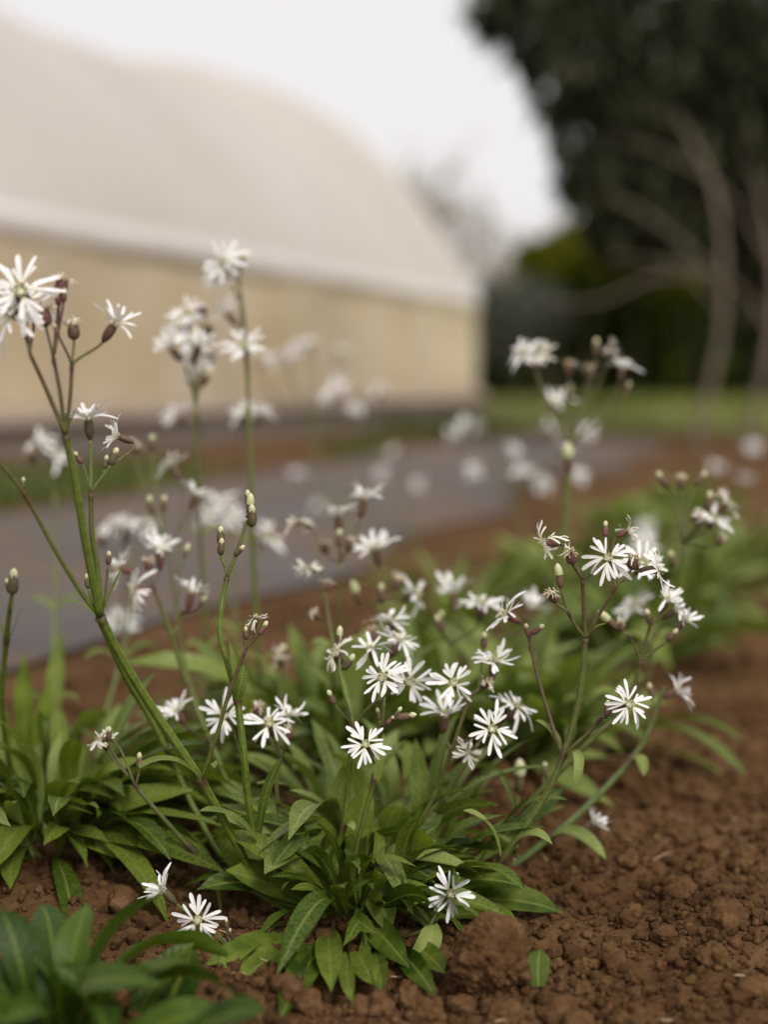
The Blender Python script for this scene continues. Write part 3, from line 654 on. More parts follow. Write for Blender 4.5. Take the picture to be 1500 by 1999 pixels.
def stamens(seed):
    rr = np.random.default_rng(seed); mb = MB()
    for k in range(10):
        a = k * .628 + rr.normal(0, .2); L = rr.uniform(.0022, .0048); o = np.array([math.cos(a), math.sin(a), 0]) * rr.uniform(.0004, .0012)
        e = o * rr.uniform(1.5, 3) + np.array([0, 0, L]); mb.add(*tube(np.array([o, (o + e) / 2 + rr.normal(0, .0002, 3), e]), np.array([.00012, .00012, .00010]), 4), (.80, .78, .55))
        v, f = ico(0); mb.add(v * [.00032, .00032, .00045] + e, f.tolist(), (.62, .52, .20) if k % 2 else (.78, .72, .36))
    an = np.linspace(0, 6.2832, 12, endpoint=False); mb.add([(0, 0, -.0008)] + [(math.cos(q) * .0025, math.sin(q) * .0025, -.0001) for q in an], [(0, 1 + j, 1 + (j + 1) % 12) for j in range(12)], (.80, .82, .56))   # the claws close the throat
    for k in range(5):                                          # little scales ringing the throat
        a = k * 1.2566 + .3
        for s in (-.25, .25):
            o = np.array([math.cos(a + s), math.sin(a + s), 0]) * .0016; e = o * 1.6 + [0, 0, .0016]
            mb.add(*tube(np.array([o, e]), np.array([.0004, .0001]), 4), (.86, .86, .72))
    me = mb.mesh('stamens'); me.materials.append(M_POLLEN); return me
STAM = [stamens(k) for k in range(4)]
def tuft(seed):
    rr = np.random.default_rng(seed); mb = MB()
    for k in range(15):
        a = rr.uniform(0, 6.28); L = rr.uniform(.0035, .0075); o = np.array([math.cos(a), math.sin(a), -.6]) * .0014
        p = [o]; d = np.array([math.cos(a) * .6, math.sin(a) * .6, 1.])
        for j in range(4): d = d + rr.normal(0, .55, 3); d /= np.linalg.norm(d); p.append(p[-1] + d * L / 4)
        q = catmull(p, 2); mb.add(*tube(q, np.linspace(.0005, .0003, len(q)), 5), (.82, .72, .50) if rr.uniform() < .6 else (.58, .42, .24))
    me = mb.mesh('withered_petals'); me.materials.append(M_PETAL); return me
TUFT = [tuft(k) for k in range(6)]
FR = random.Random(5)
def place(o, pl, pos, face, spin, s):
    q = Vector(face).to_track_quat('Z', 'Y'); o.matrix_local = Matrix.Translation(Vector(local(pl, pos))) @ q.to_matrix().to_4x4() @ Matrix.Rotation(spin, 4, 'Z') @ Matrix.Scale(s, 4)
def F(pl, px, py, z, typ, face, att=None, s=1.0, red=.6, r=(.75, .6)):
    s *= .9; pos = P(px, py, z); fc = D(*face); red = min((.2, .6, .95), key=lambda q: abs(q - red))
    bud = typ in 'bBd'
    o = empty('bud' if typ in 'bB' else 'flower', (0, 0, 0), pl)
    place(o, pl, pos, fc, FR.uniform(0, 6.28), s)
    cl = .0115
    if typ in 'ohwr':
        link('calyx', CAL[red], o)
        for k in range(5):
            el = {'o': FR.gauss(7, 9), 'h': FR.gauss(42, 9), 'w': FR.uniform(-55, 70), 'r': FR.gauss(-28, 14)}[typ]
            p = link('petal', FR.choice(WPETALS if typ == 'w' else PETALS), o)
            p.matrix_local = Matrix.Rotation(k * 1.2566 + FR.gauss(0, .09), 4, 'Z') @ Matrix.Translation((.0006, 0, FR.uniform(-.0003, .0004))) @ Matrix.Rotation(R(-el), 4, 'Y') @ Matrix.Rotation(FR.gauss(0, .12), 4, 'X') @ Matrix.Scale(FR.uniform(.93, 1.07), 4)
        link('stamens', FR.choice(STAM), o)
    elif typ == 'd':
        link('calyx', CALD[red], o); cl = .0085; link('withered_petals', FR.choice(TUFT), o)
        for k in range(3):
            p = link('petal', FR.choice(DPETALS), o); p.matrix_local = Matrix.Rotation(FR.uniform(0, 6.28), 4, 'Z') @ Matrix.Rotation(R(-FR.uniform(20, 80)), 4, 'Y') @ Matrix.Scale(FR.uniform(.45, .8), 4)
    elif typ == 'b':
        link('calyx', CALB[red], o); cl = .0078; link('petal_tip', FR.choice(TIPS), o)
    elif typ == 'B':
        link('calyx', CAL[red], o); link('petal_tip', FR.choice(BIGTIPS), o)
    if att is not None:
        b = pos - fc * cl * s; a = P(*att); L = np.linalg.norm(b - a)
        up = np.array([0, 0, 1.]); d0 = (b - a) / (L + 1e-9)
        twig(pl, bez(a, a + (d0 * .8 + up * .2) * L * .4, b - (fc * .55 + d0 * .45) * L * .35, b), r[0], r[1], red * .7, min(1, red * 1.1))
    return o
def stem_leaf(pl, a, b, c, wmm, hint=(0, -.35, 1), m=None, name='stem_leaf', fold=.3, wave=.04, twist=0., prof='lan', d=None, seed=1):
    me = leafmesh(local(pl, P(*a)), local(pl, P(*b)), local(pl, P(*c)), wmm * 1e-3, hint, fold, wave, twist, prof, seed=seed, c3=None if d is None else local(pl, P(*d)))
    return link(name, me, pl, m or M_LEAF2)
# ------------------------------------------------------------------ the main clump
def plant(px, py, label, name='flowering_plant', cat='plant', group=None):
    p = onground(px, py); p[2] = float(ground_h(p[0], p[1])) - .002
    return tag(empty(name, p), label, cat, group)
A = plant(690, 1800, 'tall ragged white flowering clump with branched stems beside the fist sized soil clod')
rosette(A, 46, .055, .10, 1, 'dark', 6, 58, .022)
rosette(A, 44, .07, .125, 5, 'grey', 25, 76, .05, off=(.012, .085)); rosette(A, 26, .06, .11, 6, 'dark', 10, 70, .05, off=(.03, .05)); rosette(A, 22, .06, .11, 7, 'grey', 15, 72, .04, off=(-.03, .07))
rosette(A, 20, .035, .06, 2, 'dark', -2, 30, .024, az=(math.pi * 1.02, math.pi * 1.98))
# leaves that can be told apart in front
def gdist(py): return CAM_H / (sp_ + cp * (py - CY) / FPX)
def RL(a, b, c, w_, m=M_LEAF, hint=(0, -.45, 1), **k):
    b = (b[0], b[1], min(b[2], gdist(b[1]) - .03)); c = (c[0], c[1], min(c[2], gdist(c[1]) - .012))     # clear of the soil
    stem_leaf(A, a, b, c, w_, hint, m, 'leaf', prof='ob', seed=int(a[0] + c[0]) % 97, **k)
RL((690, 1770, .835), (730, 1660, .82), (762, 1835, .79), 19, hint=(0, -1, .5))
RL((700, 1790, .83), (720, 1790, .80), (800, 1890, .775), 16, hint=(0, -1, .6))
RL((640, 1820, .83), (640, 1810, .79), (648, 1936, .765), 15, hint=(0, -1, .5))
RL((660, 1840, .83), (600, 1850, .79), (545, 1995, .735), 16, hint=(.1, -.8, .7))
RL((640, 1840, .83), (560, 1830, .80), (455, 1925, .775), 15, hint=(.1, -.5, 1))
RL((620, 1830, .84), (520, 1840, .82), (400, 1885, .81), 18, hint=(.1, -.5, 1))
RL((640, 1790, .84), (500, 1690, .83), (385, 1738, .82), 17, hint=(.2, -.4, 1))
RL((640, 1790, .84), (540, 1720, .83), (440, 1700, .82), 20, hint=(.3, -.6, 1))
RL((760, 1790, .84), (900, 1680, .84), (1030, 1735, .83), 19, hint=(0, -.5, 1))
RL((800, 1800, .85), (960, 1720, .85), (1104, 1785, .84), 20, hint=(0, -.5, 1))
RL((800, 1810, .85), (930, 1760, .85), (1015, 1805, .84), 17, hint=(0, -.4, 1))
RL((720, 1760, .84), (780, 1650, .84), (850, 1725, .83), 17, hint=(0, -.6, 1))
RL((680, 1780, .84), (640, 1700, .83), (560, 1720, .82), 17, hint=(0, -.7, 1))
RL((660, 1760, .85), (640, 1640, .85), (600, 1590, .85), 20, hint=(0, -1, .2))
RL((600, 1790, .85), (480, 1640, .85), (420, 1640, .84), 24, hint=(.2, -.9, .5))
RL((690, 1760, .86), (690, 1600, .86), (722, 1540, .86), 16, hint=(0, -1, .2))
RL((740, 1760, .86), (800, 1620, .87), (870, 1560, .88), 18, hint=(0, -1, .2))
RL((720, 1850, .81), (740, 1850, .79), (745, 1945, .77), 10, hint=(0, -1, .5))
RL((770, 1860, .82), (790, 1850, .80), (850, 1945, .785), 13, hint=(0, -1, .5))
RL((700, 1850, .82), (660, 1860, .79), (690, 1960, .765), 9, hint=(0, -1, .4))
RL((610, 1830, .83), (560, 1870, .78), (590, 1915, .75), 14, hint=(0, -.8, .7))
RL((690, 1830, .82), (700, 1870, .77), (735, 1925, .745), 13, hint=(0, -1, .5))
RL((560, 1810, .83), (470, 1830, .79), (430, 1905, .76), 13, hint=(.1, -.6, 1))
RL((770, 1820, .83), (840, 1860, .78), (868, 1900, .76), 13, hint=(0, -.8, .7))
# --- tall leaning stem on the left
stem(A, [(640, 1800, .845, 2.9), (515, 1735, .835, 2.8), (463, 1650, .825, 2.7), (392, 1524, .805, 2.75), (300, 1387, .79, 2.7), (240, 1290, .777, 2.6), (195, 1204, .765, 2.5)], (0, .05), (1, 3, 6))
stem(A, [(195, 1204, .765, 2.2), (165, 1050, .748, 2.1), (145, 930, .738, 1.9), (128, 849, .732, 1.7)], (.02, .12), (3,))
stem(A, [(128, 849, .732, 1.3), (88, 755, .727, 1.1), (58, 690, .722, 1.0)], (.55, .85), (), 'branch')
stem(A, [(128, 849, .732, 1.2), (116, 760, .730, 1.0), (104, 700, .728, .95)], (.55, .85), (2,), 'branch')
stem(A, [(128, 849, .732, 1.2), (136, 780, .732, 1.0), (140, 711, .732, .95)], (.55, .85), (2,), 'branch')
F(A, 40, 568, .715, 'o', (.15, .35, 1), (58, 690, .722), 1.5, .95)
F(A, 52, 590, .73, 'o', (.3, .6, .6), (58, 690, .722), 1.3, .95)
F(A, 22, 612, .725, 'o', (-.5, .1, .8), (58, 690, .722), 1.3, .95)
F(A, 121, 548, .728, 'd', (.2, 1, .2), (104, 700, .728), 1.0, .95)
F(A, 112, 578, .727, 'b', (-.1, 1, .2), (104, 690, .728), .7, .95); F(A, 125, 572, .727, 'b', (.1, 1, .1), (106, 690, .728), .7, .95)
F(A, 84, 606, .727, 'd', (-.1, 1, .3), (104, 700, .728), 1.1, .95)
F(A, 143, 636, .735, 'd', (0, 1, .2), (140, 711, .732), .95, .6)
F(A, 222, 635, .732, 'h', (.55, .75, .2), (140, 711, .732), 1.05, .6)
F(A, 108, 640, .728, 'b', (-.4, 1, 0), (140, 711, .732), .6, .95)
stem_leaf(A, (130, 850, .732), (140, 815, .73), (150, 798, .729), 3); stem_leaf(A, (128, 850, .732), (122, 830, .73), (112, 818, .729), 2.5)
stem(A, [(198, 1204, .766, 1.6), (190, 1108, .765, 1.5), (179, 1040, .762, 1.5), (177, 962, .76, 1.3)], (.0, .45), (3,))
F(A, 172, 820, .758, 'h', (-.05, 1, .25), (177, 962, .76), 1.05, .2, (.8, .75))
F(A, 224, 886, .762, 'b', (.4, 1, 0), (177, 962, .76), .95, .2); F(A, 207, 898, .762, 'b', (.2, 1, 0), (203, 925, .762), .7, .2); F(A, 150, 890, .765, 'b', (-.5, .8, 0), (177, 962, .76), .7, .6)
F(A, 232, 852, .79, 'h', (-.8, .35, .1), (203, 925, .775), .85, .6)
stem(A, [(193, 1203, .765, 1.4), (154, 1150, .76, 1.3), (105, 1070, .75, 1.2), (49, 968, .74, 1.1), (0, 905, .732, 1.1), (-50, 850, .725, 1.0)], (.1, .7), (3,), 'branch')
F(A, 45, 940, .742, 'b', (.05, 1, 0), (49, 968, .74), .6, .2)
F(A, -60, 800, .722, 'o', (-.3, .8, .3), (-50, 850, .725), 1.0, .95)
F(A, 212, 1085, .762, 'b', (.1, 1, .1), (204, 1185, .765), .7, .6)
stem_leaf(A, (190, 1205, .764), (165, 1175, .76), (130, 1172, .757), 3.2); stem_leaf(A, (198, 1205, .764), (214, 1150, .76), (245, 1100, .765), 2.2)
stem_leaf(A, (390, 1522, .803), (345, 1455, .79), (275, 1490, .782), 6, d=(272, 1500, .78)); stem_leaf(A, (396, 1524, .803), (420, 1470, .795), (418, 1500, .79), 5)
stem_leaf(A, (502, 1640, .82), (450, 1570, .81), (390, 1583, .80), 7)
# dark thin side stem crossing in front
stem(A, [(394, 1522, .804, 1.3), (427, 1423, .80, 1.2), (447, 1353, .80, 1.15), (480, 1268, .80, 1.0)], (.35, .85), (3,), 'branch')
F(A, 500, 1205, .80, 'w', (.1, 1, .2), (480, 1268, .80), .62, .95); F(A, 516, 1222, .80, 'b', (.5, .8, 0), (482, 1265, .80), .85, .95); F(A, 480, 1232, .80, 'b', (0, 1, .1), (480, 1268, .80), .7, .6)
# --- upright stem with bent neck
stem(A, [(600, 1810, .85, 2.6), (553, 1743, .845, 2.5), (503, 1642, .83, 2.3), (484, 1560, .82, 2.2), (477, 1483, .812, 2.1), (468, 1400, .81, 2.1), (463, 1366, .81, 2.0), (447, 1305, .808, 1.8), (429, 1237, .808, 1.7), (433, 1180, .81, 1.6), (443, 1126, .812, 1.4)], (0, .05), (2, 6, 10))
stem_leaf(A, (463, 1366, .808), (470, 1330, .80), (478, 1297, .80), 8, hint=(0, -1, .1)); stem_leaf(A, (460, 1366, .81), (466, 1310, .80), (448, 1250, .80), 4, hint=(0, -1, .1))
stem_leaf(A, (504, 1640, .828), (512, 1540, .81), (550, 1478, .80), 6, hint=(-.3, -1, .3))
stem(A, [(443, 1126, .812, 1.2), (462, 1080, .814, 1.1), (480, 1020, .818, 1.0)], (.3, .35), (), 'branch')
F(A, 488, 985, .82, 'B', (.1, 1, .1), (480, 1020, .818), .8, .2); F(A, 492, 1000, .815, 'b', (0, 1, .3), (480, 1022, .818), 1.2, .2); F(A, 470, 1072, .812, 'b', (.6, .6, .2), (460, 1092, .814), .8, .2); F(A, 484, 968, .822, 'b', (-.1, 1, 0), (481, 1010, .818), .9, .2)
F(A, 431, 1040, .812, 'b', (0, 1, 0), (443, 1126, .812), 1.0, .2); F(A, 432, 1062, .81, 'b', (.1, 1, .1), (440, 1110, .812), .9, .2)
# --- slim stem of white heads behind
stem(A, [(620, 1800, .88, 2.0), (500, 1640, .91, 1.9), (415, 1460, .94, 1.8), (367, 1340, .955, 1.6), (336, 1245, .955, 1.5), (312, 1180, .955, 1.3), (299, 1146, .955, 1.2)], (0, .45), (3, 6))
F(A, 289, 1096, .955, 'd', (-.1, 1, .2), (299, 1146, .955), .9, .95); F(A, 313, 1078, .97, 'h', (.05, 1, .12), (299, 1146, .955), 1.2, .95); F(A, 364, 1074, .98, 'B', (.3, 1, 0), (345, 1180, .96), .6, .6)
F(A, 264, 1150, .945, 'o', (-.75, .1, .45), (299, 1150, .955), 1.1, .95); F(A, 232, 1106, .95, 'o', (-.7, .35, .35), (299, 1150, .955), 1.15, .95)
stem(A, [(336, 1245, .955, 1.1), (349, 1215, .96, 1.0), (352, 1195, .96, 1.0)], (.3, .6), (), 'branch')
F(A, 374, 1158, .955, 'h', (.25, 1, .1), (352, 1195, .96), 1.12, .95); F(A, 396, 1172, .96, 'B', (.5, .8, 0), (352, 1200, .96), .55, .95)
F(A, 382, 968, 1.06, 'h', (.4, .9, .1), (330, 1060, 1.03), 1.1, .95); F(A, 293, 980, 1.02, 'b', (-.2, 1, 0), (325, 1060, 1.02), 1.25, .2); F(A, 320, 978, 1.02, 'b', (.1, 1, 0), (325, 1060, 1.02), 1.1, .6)
stem(A, [(415, 1460, .95, 1.4), (362, 1300, .99, 1.2), (340, 1160, 1.01, 1.1), (326, 1060, 1.02, 1.0)], (.1, .6), (3,), 'branch')
F(A, 297, 860, 1.05, 'b', (0, 1, 0), (340, 1150, 1.02), 1.2, .2); F(A, 266, 868, 1.06, 'd', (.1, 1, 0), (330, 1080, 1.02), .9, .6); F(A, 336, 908, 1.06, 'o', (-.4, .75, -.1), (345, 1120, 1.02), 1.25, .6)
F(A, 346, 1390, .92, 'h', (-.35, .8, .35), (412, 1450, .94), 1.05, .95)
F(A, 437, 1397, .87, 'o', (-.15, .35, .9), (490, 1560, .885), 1.12, .6)
stem(A, [(640, 1780, .88, 1.6), (560, 1640, .885, 1.4), (540, 1540, .88, 1.2), (548, 1480, .88, 1.0)], (.1, .6), (3,), 'branch')
F(A, 526, 1412, .86, 'o', (-.1, .65, .6), (548, 1480, .88), 1.15, .6); F(A, 560, 1398, .88, 'h', (.5, .75, .2), (548, 1480, .88), 1.1, .6); F(A, 563, 1425, .87, 'd', (0, .9, .4), (550, 1480, .88), .9, .95); F(A, 503, 1382, .89, 'd', (-.2, .9, .4), (545, 1480, .88), 1.0, .6)
# --- low stem reaching left over the soil
stem(A, [(600, 1800, .84, 1.9), (430, 1700, .85, 1.6), (373, 1656, .85, 1.5), (283, 1557, .85, 1.2), (262, 1530, .85, 1.1)], (.05, .55), (2, 4))
F(A, 196, 1442, .85, 'w', (-.55, .2, .6), (262, 1530, .85), .85, .6); F(A, 206, 1455, .845, 'b', (.1, .6, .8), (250, 1518, .85), .8, .6); F(A, 213, 1428, .85, 'b', (.1, 1, .1), (250, 1518, .85), .8, .6); F(A, 272, 1480, .85, 'b', (0, 1, 0), (266, 1530, .85), .9, .6)
stem(A, [(192, 1206, .83, 1.7), (247, 1327, .86, 1.7), (287, 1393, .88, 1.7), (335, 1483, .89, 1.7), (380, 1580, .885, 1.8), (450, 1690, .87, 1.9), (600, 1790, .85, 2.0)][::-1], (0, .1), (3,))
F(A, 170, 1130, .82, 'b', (-.1, 1, 0), (192, 1206, .83), .8, .2)
# --- front pair of flowers low on the left
stem(A, [(600, 1850, .83, 1.1), (517, 1890, .79, .9), (450, 1850, .79, .8)], (.4, .8), (2,), 'branch')
F(A, 386, 1796, .785, 'o', (-.08, .3, 1), (450, 1850, .79), 1.05, .6); F(A, 320, 1740, .79, 'h', (-.6, .7, .25), (440, 1846, .80), 1.0, .2); F(A, 442, 1800, .80, 'b', (-.05, 1, 0), (450, 1850, .80), .55, .6); F(A, 449, 1818, .80, 'b', (0, 1, .2), (450, 1850, .80), .5, .95)
# --- single low flower over the clod
stem(A, [(730, 1840, .83, 1.3), (790, 1830, .80, 1.2), (838, 1812, .79, 1.1)], (.2, .5), (2,), 'branch')
F(A, 881, 1744, .785, 'o', (.1, .3, 1), (838, 1812, .79), 1.08, .6, (.95, .8))
stem_leaf(A, (843, 1806, .79), (850, 1840, .78), (803, 1875, .775), 13, hint=(0, -1, .4), m=M_LEAF2); stem_leaf(A, (838, 1812, .81), (815, 1790, .81), (805, 1780, .81), 5)
# --- middle stems
stem(A, [(640, 1790, .85, 1.8), (650, 1685, .845, 1.7), (670, 1618, .84, 1.8), (675, 1580, .838, 1.8), (684, 1480, .832, 1.8), (690, 1416, .83, 1.7), (677, 1360, .835, 1.9), (663, 1310, .85, 1.6)], (0, .15), (2, 5))
F(A, 655, 1275, .86, 'w', (-.3, .5, .6), (664, 1312, .85), 1.15, .6); F(A, 663, 1240, .865, 'B', (.05, 1, 0), (664, 1312, .85), .7, .2); F(A, 684, 1288, .85, 'b', (.5, .7, .2), (664, 1312, .85), 1.1, .2)
stem(A, [(663, 1312, .85, 1.4), (652, 1260, .90, 1.2), (643, 1215, .93, 1.1), (633, 1150, .96, 1.0)], (.2, .6), (3,), 'branch')
F(A, 601, 1108, .96, 'w', (-.65, .2, .4), (633, 1150, .96), .95, .6); F(A, 641, 1138, .965, 'd', (.2, 1, 0), (633, 1150, .96), .75, .95); F(A, 614, 1196, .94, 'd', (-.5, .7, .4), (643, 1215, .93), .8, .6)
F(A, 579, 1020, .98, 'w', (-.7, .3, .1), (628, 1118, .96), 1.0, .6)
F(A, 645, 1357, .84, 'b', (-.4, .9, .2), (690, 1418, .83), .9, .6)
stem_leaf(A, (670, 1618, .84), (684, 1595, .835), (692, 1622, .832), 5)
stem(A, [(690, 1416, .83, 1.2), (715, 1387, .828, 1.1), (740, 1365, .826, 1.0)], (.3, .5), (), 'branch')
F(A, 748, 1322, .815, 'o', (-.45, .35, .75), (740, 1372, .826), 1.15, .6)
F(A, 800, 1330, .855, 'o', (.4, -.15, .8), (740, 1365, .84), 1.25, .6); F(A, 724, 1266, .87, 'o', (-.3, .75, .2), (742, 1365, .84), 1.15, .6)
stem(A, [(670, 1790, .86, 1.7), (697, 1650, .845, 1.6), (730, 1523, .84, 1.5), (743, 1433, .835, 1.4), (750, 1372, .835, 1.2)], (.1, .45), (2,))
F(A, 779, 1250, .90, 'o', (.35, .8, .25), (750, 1372, .84), 1.25, .6); F(A, 762, 1212, .93, 'o', (.0, .9, .25), (750, 1360, .86), 1.15, .6); F(A, 728, 1232, .93, 'd', (-.2, .9, 0), (748, 1360, .86), 1.0, .6)
F(A, 714, 1452, .815, 'o', (-.1, .4, .9), (735, 1500, .838), 1.0, .95)
F(A, 800, 1397, .815, 'b', (1, .25, .2), (745, 1418, .834), 1.05, .6); F(A, 779, 1388, .82, 'b', (.5, .9, .1), (758, 1412, .83), .75, .2); F(A, 738, 1390, .83, 'b', (-.2, 1, .1), (740, 1440, .835), .7, .2); F(A, 765, 1403, .82, 'b', (.7, .7, 0), (746, 1416, .834), .6, .95)
stem_leaf(A, (738, 1460, .836), (742, 1490, .833), (735, 1530, .84), 6, hint=(0, -1, .1))
# --- middle right group
stem(A, [(720, 1790, .87, 1.7), (800, 1640, .87, 1.5), (845, 1560, .865, 1.4), (880, 1470, .86, 1.2), (915, 1370, .86, 1.0), (935, 1345, .86, .95)], (.1, .7), (3,))
F(A, 886, 1332, .845, 'o', (-.25, .4, .8), (915, 1370, .86), 1.1, .6); F(A, 962, 1422, .83, 'o', (.2, .25, .95), (882, 1465, .86), 1.15, .95); F(A, 868, 1397, .87, 'h', (.05, 1, .35), (880, 1460, .86), 1.2, .6)
F(A, 965, 1290, .865, 'o', (.05, .8, .3), (932, 1348, .86), 1.2, .95); F(A, 950, 1332, .86, 'd', (.2, .4, .6), (933, 1348, .86), .8, .95); F(A, 914, 1467, .855, 'w', (.15, -.2, .8), (882, 1462, .86), .85, .95); F(A, 893, 1436, .86, 'b', (0, 1, 0), (882, 1465, .86), .6, .6)
F(A, 1008, 1378, .885, 'o', (.4, .75, .3), (935, 1450, .875), 1.15, .6); F(A, 946, 1245, .88, 'b', (.05, 1, .1), (935, 1345, .865), .95, .6)
stem(A, [(820, 1610, .87, 1.1), (890, 1520, .875, 1.0), (935, 1450, .875, .9)], (.2, .6), (), 'branch')
# --- right hand stem with the spread umbel
stem(A, [(800, 1800, .855, 2.5), (934, 1736, .845, 2.4), (981, 1677, .838, 2.3), (1062, 1560, .832, 2.2), (1100, 1474, .83, 2.0), (1126, 1390, .828, 2.0), (1138, 1310, .826, 1.8), (1144, 1246, .825, 1.5)], (.03, .25), (2, 4, 7), g=np.array([.10, .13, .025]))
stem(A, [(1144, 1246, .825, 1.3), (1140, 1185, .823, 1.2), (1138, 1133, .822, 1.05)], (.55, .95), (2,), 'branch')
F(A, 1064, 1058, .82, 'w', (-.8, .1, .3), (1138, 1133, .822), .95, .95); F(A, 1115, 1078, .822, 'd', (-.15, .9, .4), (1138, 1133, .822), 1.0, .95); F(A, 1188, 1088, .812, 'o', (-.15, .3, .9), (1138, 1133, .822), 1.08, .95)
stem(A, [(1144, 1246, .825, 1.2), (1172, 1197, .823, 1.1), (1202, 1146, .822, 1.0)], (.6, .95), (2,), 'branch')
F(A, 1238, 1090, .82, 'd', (.1, .9, .4), (1202, 1146, .822), .95, .6); F(A, 1284, 1112, .82, 'o', (.85, .05, .15), (1202, 1146, .822), 1.02, .6); F(A, 1198, 1098, .825, 'b', (0, 1, 0), (1202, 1146, .822), .6, .6)
F(A, 1226, 1037, .84, 'w', (.75, .4, .1), (1205, 1140, .826), .7, .95); F(A, 1183, 1028, .84, 'b', (0, 1, 0), (1204, 1140, .826), .9, .95); F(A, 1256, 1098, .875, 'o', (.2, .5, .6), (1204, 1142, .83), 1.2, .6)
stem(A, [(1144, 1246, .825, 1.1), (1122, 1218, .824, 1.0), (1110, 1195, .823, .9)], (.5, .8), (2,), 'branch')
F(A, 1092, 1122, .822, 'B', (-.15, 1, .1), (1110, 1195, .823), .82, .6); F(A, 1078, 1158, .82, 'd', (-.35, .8, .4), (1110, 1195, .823), .85, .6)
stem_leaf(A, (1146, 1245, .825), (1160, 1218, .822), (1186, 1218, .82), 2.0)
stem(A, [(1100, 1474, .83, 1.15), (1086, 1438, .832, 1.05), (1054, 1334, .838, 1.0), (1036, 1262, .842, .9)], (.55, .9), (3,), 'branch')
F(A, 988, 1198, .845, 'o', (-.75, .45, .25), (1036, 1262, .842), 1.1, .95); F(A, 1029, 1226, .842, 'b', (-.2, 1, .1), (1036, 1262, .842), .75, .95); F(A, 1054, 1226, .842, 'b', (.8, .6, 0), (1036, 1262, .842), .85, .95)
stem(A, [(1100, 1474, .83, 1.2), (1150, 1430, .827, 1.05), (1174, 1402, .825, 1.0)], (.5, .8), (2,), 'branch')
F(A, 1230, 1374, .812, 'o', (.2, .25, .9), (1174, 1402, .825), 1.06, .95); F(A, 1187, 1378, .82, 'b', (.05, 1, .1), (1174, 1402, .825), .9, .95)
stem_leaf(A, (1104, 1474, .83), (1142, 1450, .82), (1130, 1500, .815), 6, d=(1126, 1538, .815)); stem_leaf(A, (1097, 1474, .832), (1085, 1415, .835), (1046, 1406, .838), 5)
stem_leaf(A, (978, 1676, .836), (965, 1590, .825), (905, 1582, .82), 7); stem_leaf(A, (985, 1676, .836), (1030, 1590, .83), (1080, 1650, .822), 8)
# --- second right stem
stem(A, [(760, 1800, .88, 1.9), (870, 1690, .885, 1.8), (952, 1626, .885, 1.8), (1012, 1584, .885, 1.8), (1110, 1490, .882, 1.7), (1170, 1430, .88, 1.6), (1215, 1392, .88, 1.6), (1240, 1334, .88, 1.4), (1252, 1290, .88, 1.2)], (.1, .55), (3, 8))
stem(A, [(1252, 1290, .88, 1.0), (1262, 1250, .88, .9), (1270, 1222, .88, .85)], (.5, .8), (2,), 'branch')
F(A, 1302, 1172, .88, 'h', (.2, .7, .5), (1270, 1222, .88), .9, .6); F(A, 1318, 1192, .885, 'h', (.75, .5, .3), (1270, 1222, .88), .9, .6); F(A, 1266, 1200, .88, 'b', (-.3, 1, .1), (1270, 1222, .88), 1.0, .6)
stem(A, [(1252, 1290, .88, 1.0), (1275, 1272, .88, .9), (1295, 1258, .88, .8)], (.4, .7), (), 'branch')
F(A, 1338, 1212, .88, 'h', (.6, .65, .2), (1295, 1258, .88), .85, .6); F(A, 1316, 1236, .88, 'b', (.6, .7, .1), (1295, 1258, .88), .95, .6)
stem(A, [(1252, 1290, .88, 1.0), (1240, 1262, .88, .9), (1228, 1240, .88, .8)], (.4, .7), (2,), 'branch')
F(A, 1188, 1210, .88, 'B', (-.7, .6, .1), (1228, 1240, .88), 1.0, .6); F(A, 1214, 1216, .88, 'd', (0, .9, .1), (1228, 1240, .88), .7, .6)
stem_leaf(A, (1012, 1584, .885), (1050, 1545, .88), (1110, 1562, .875), 5); stem_leaf(A, (1010, 1584, .885), (990, 1540, .88), (975, 1500, .88), 6)
# --- third right stem, leaning far out
stem(A, [(830, 1790, .91, 2.1), (985, 1700, .92, 2.1), (1077, 1633, .925, 2.1), (1150, 1571, .93, 2.1), (1232, 1484, .935, 1.9), (1266, 1430, .935, 1.7), (1290, 1362, .935, 1.4), (1300, 1340, .935, 1.2)], (0, .4), (2, 4), g=np.array([.11, .165, .04]))
F(A, 1320, 1350, .935, 'h', (.65, .3, .1), (1300, 1342, .935), 1.05, .6); F(A, 1270, 1344, .935, 'b', (-.2, 1, 0), (1282, 1390, .935), 1.0, .2)
stem_leaf(A, (1236, 1482, .933), (1258, 1470, .93), (1258, 1515, .925), 8); stem_leaf(A, (1078, 1632, .923), (1130, 1600, .915), (1185, 1680, .905), 11)
F(A, 1158, 1606, .935, 'h', (.7, .5, .2), (1085, 1630, .928), .9, .6)
F(A, 1015, 1512, .95, 'B', (0, 1, .1), (985, 1640, .93), 1.3, .2); F(A, 1064, 1498, .94, 'b', (.1, 1, 0), (1060, 1600, .93), .9, .2)
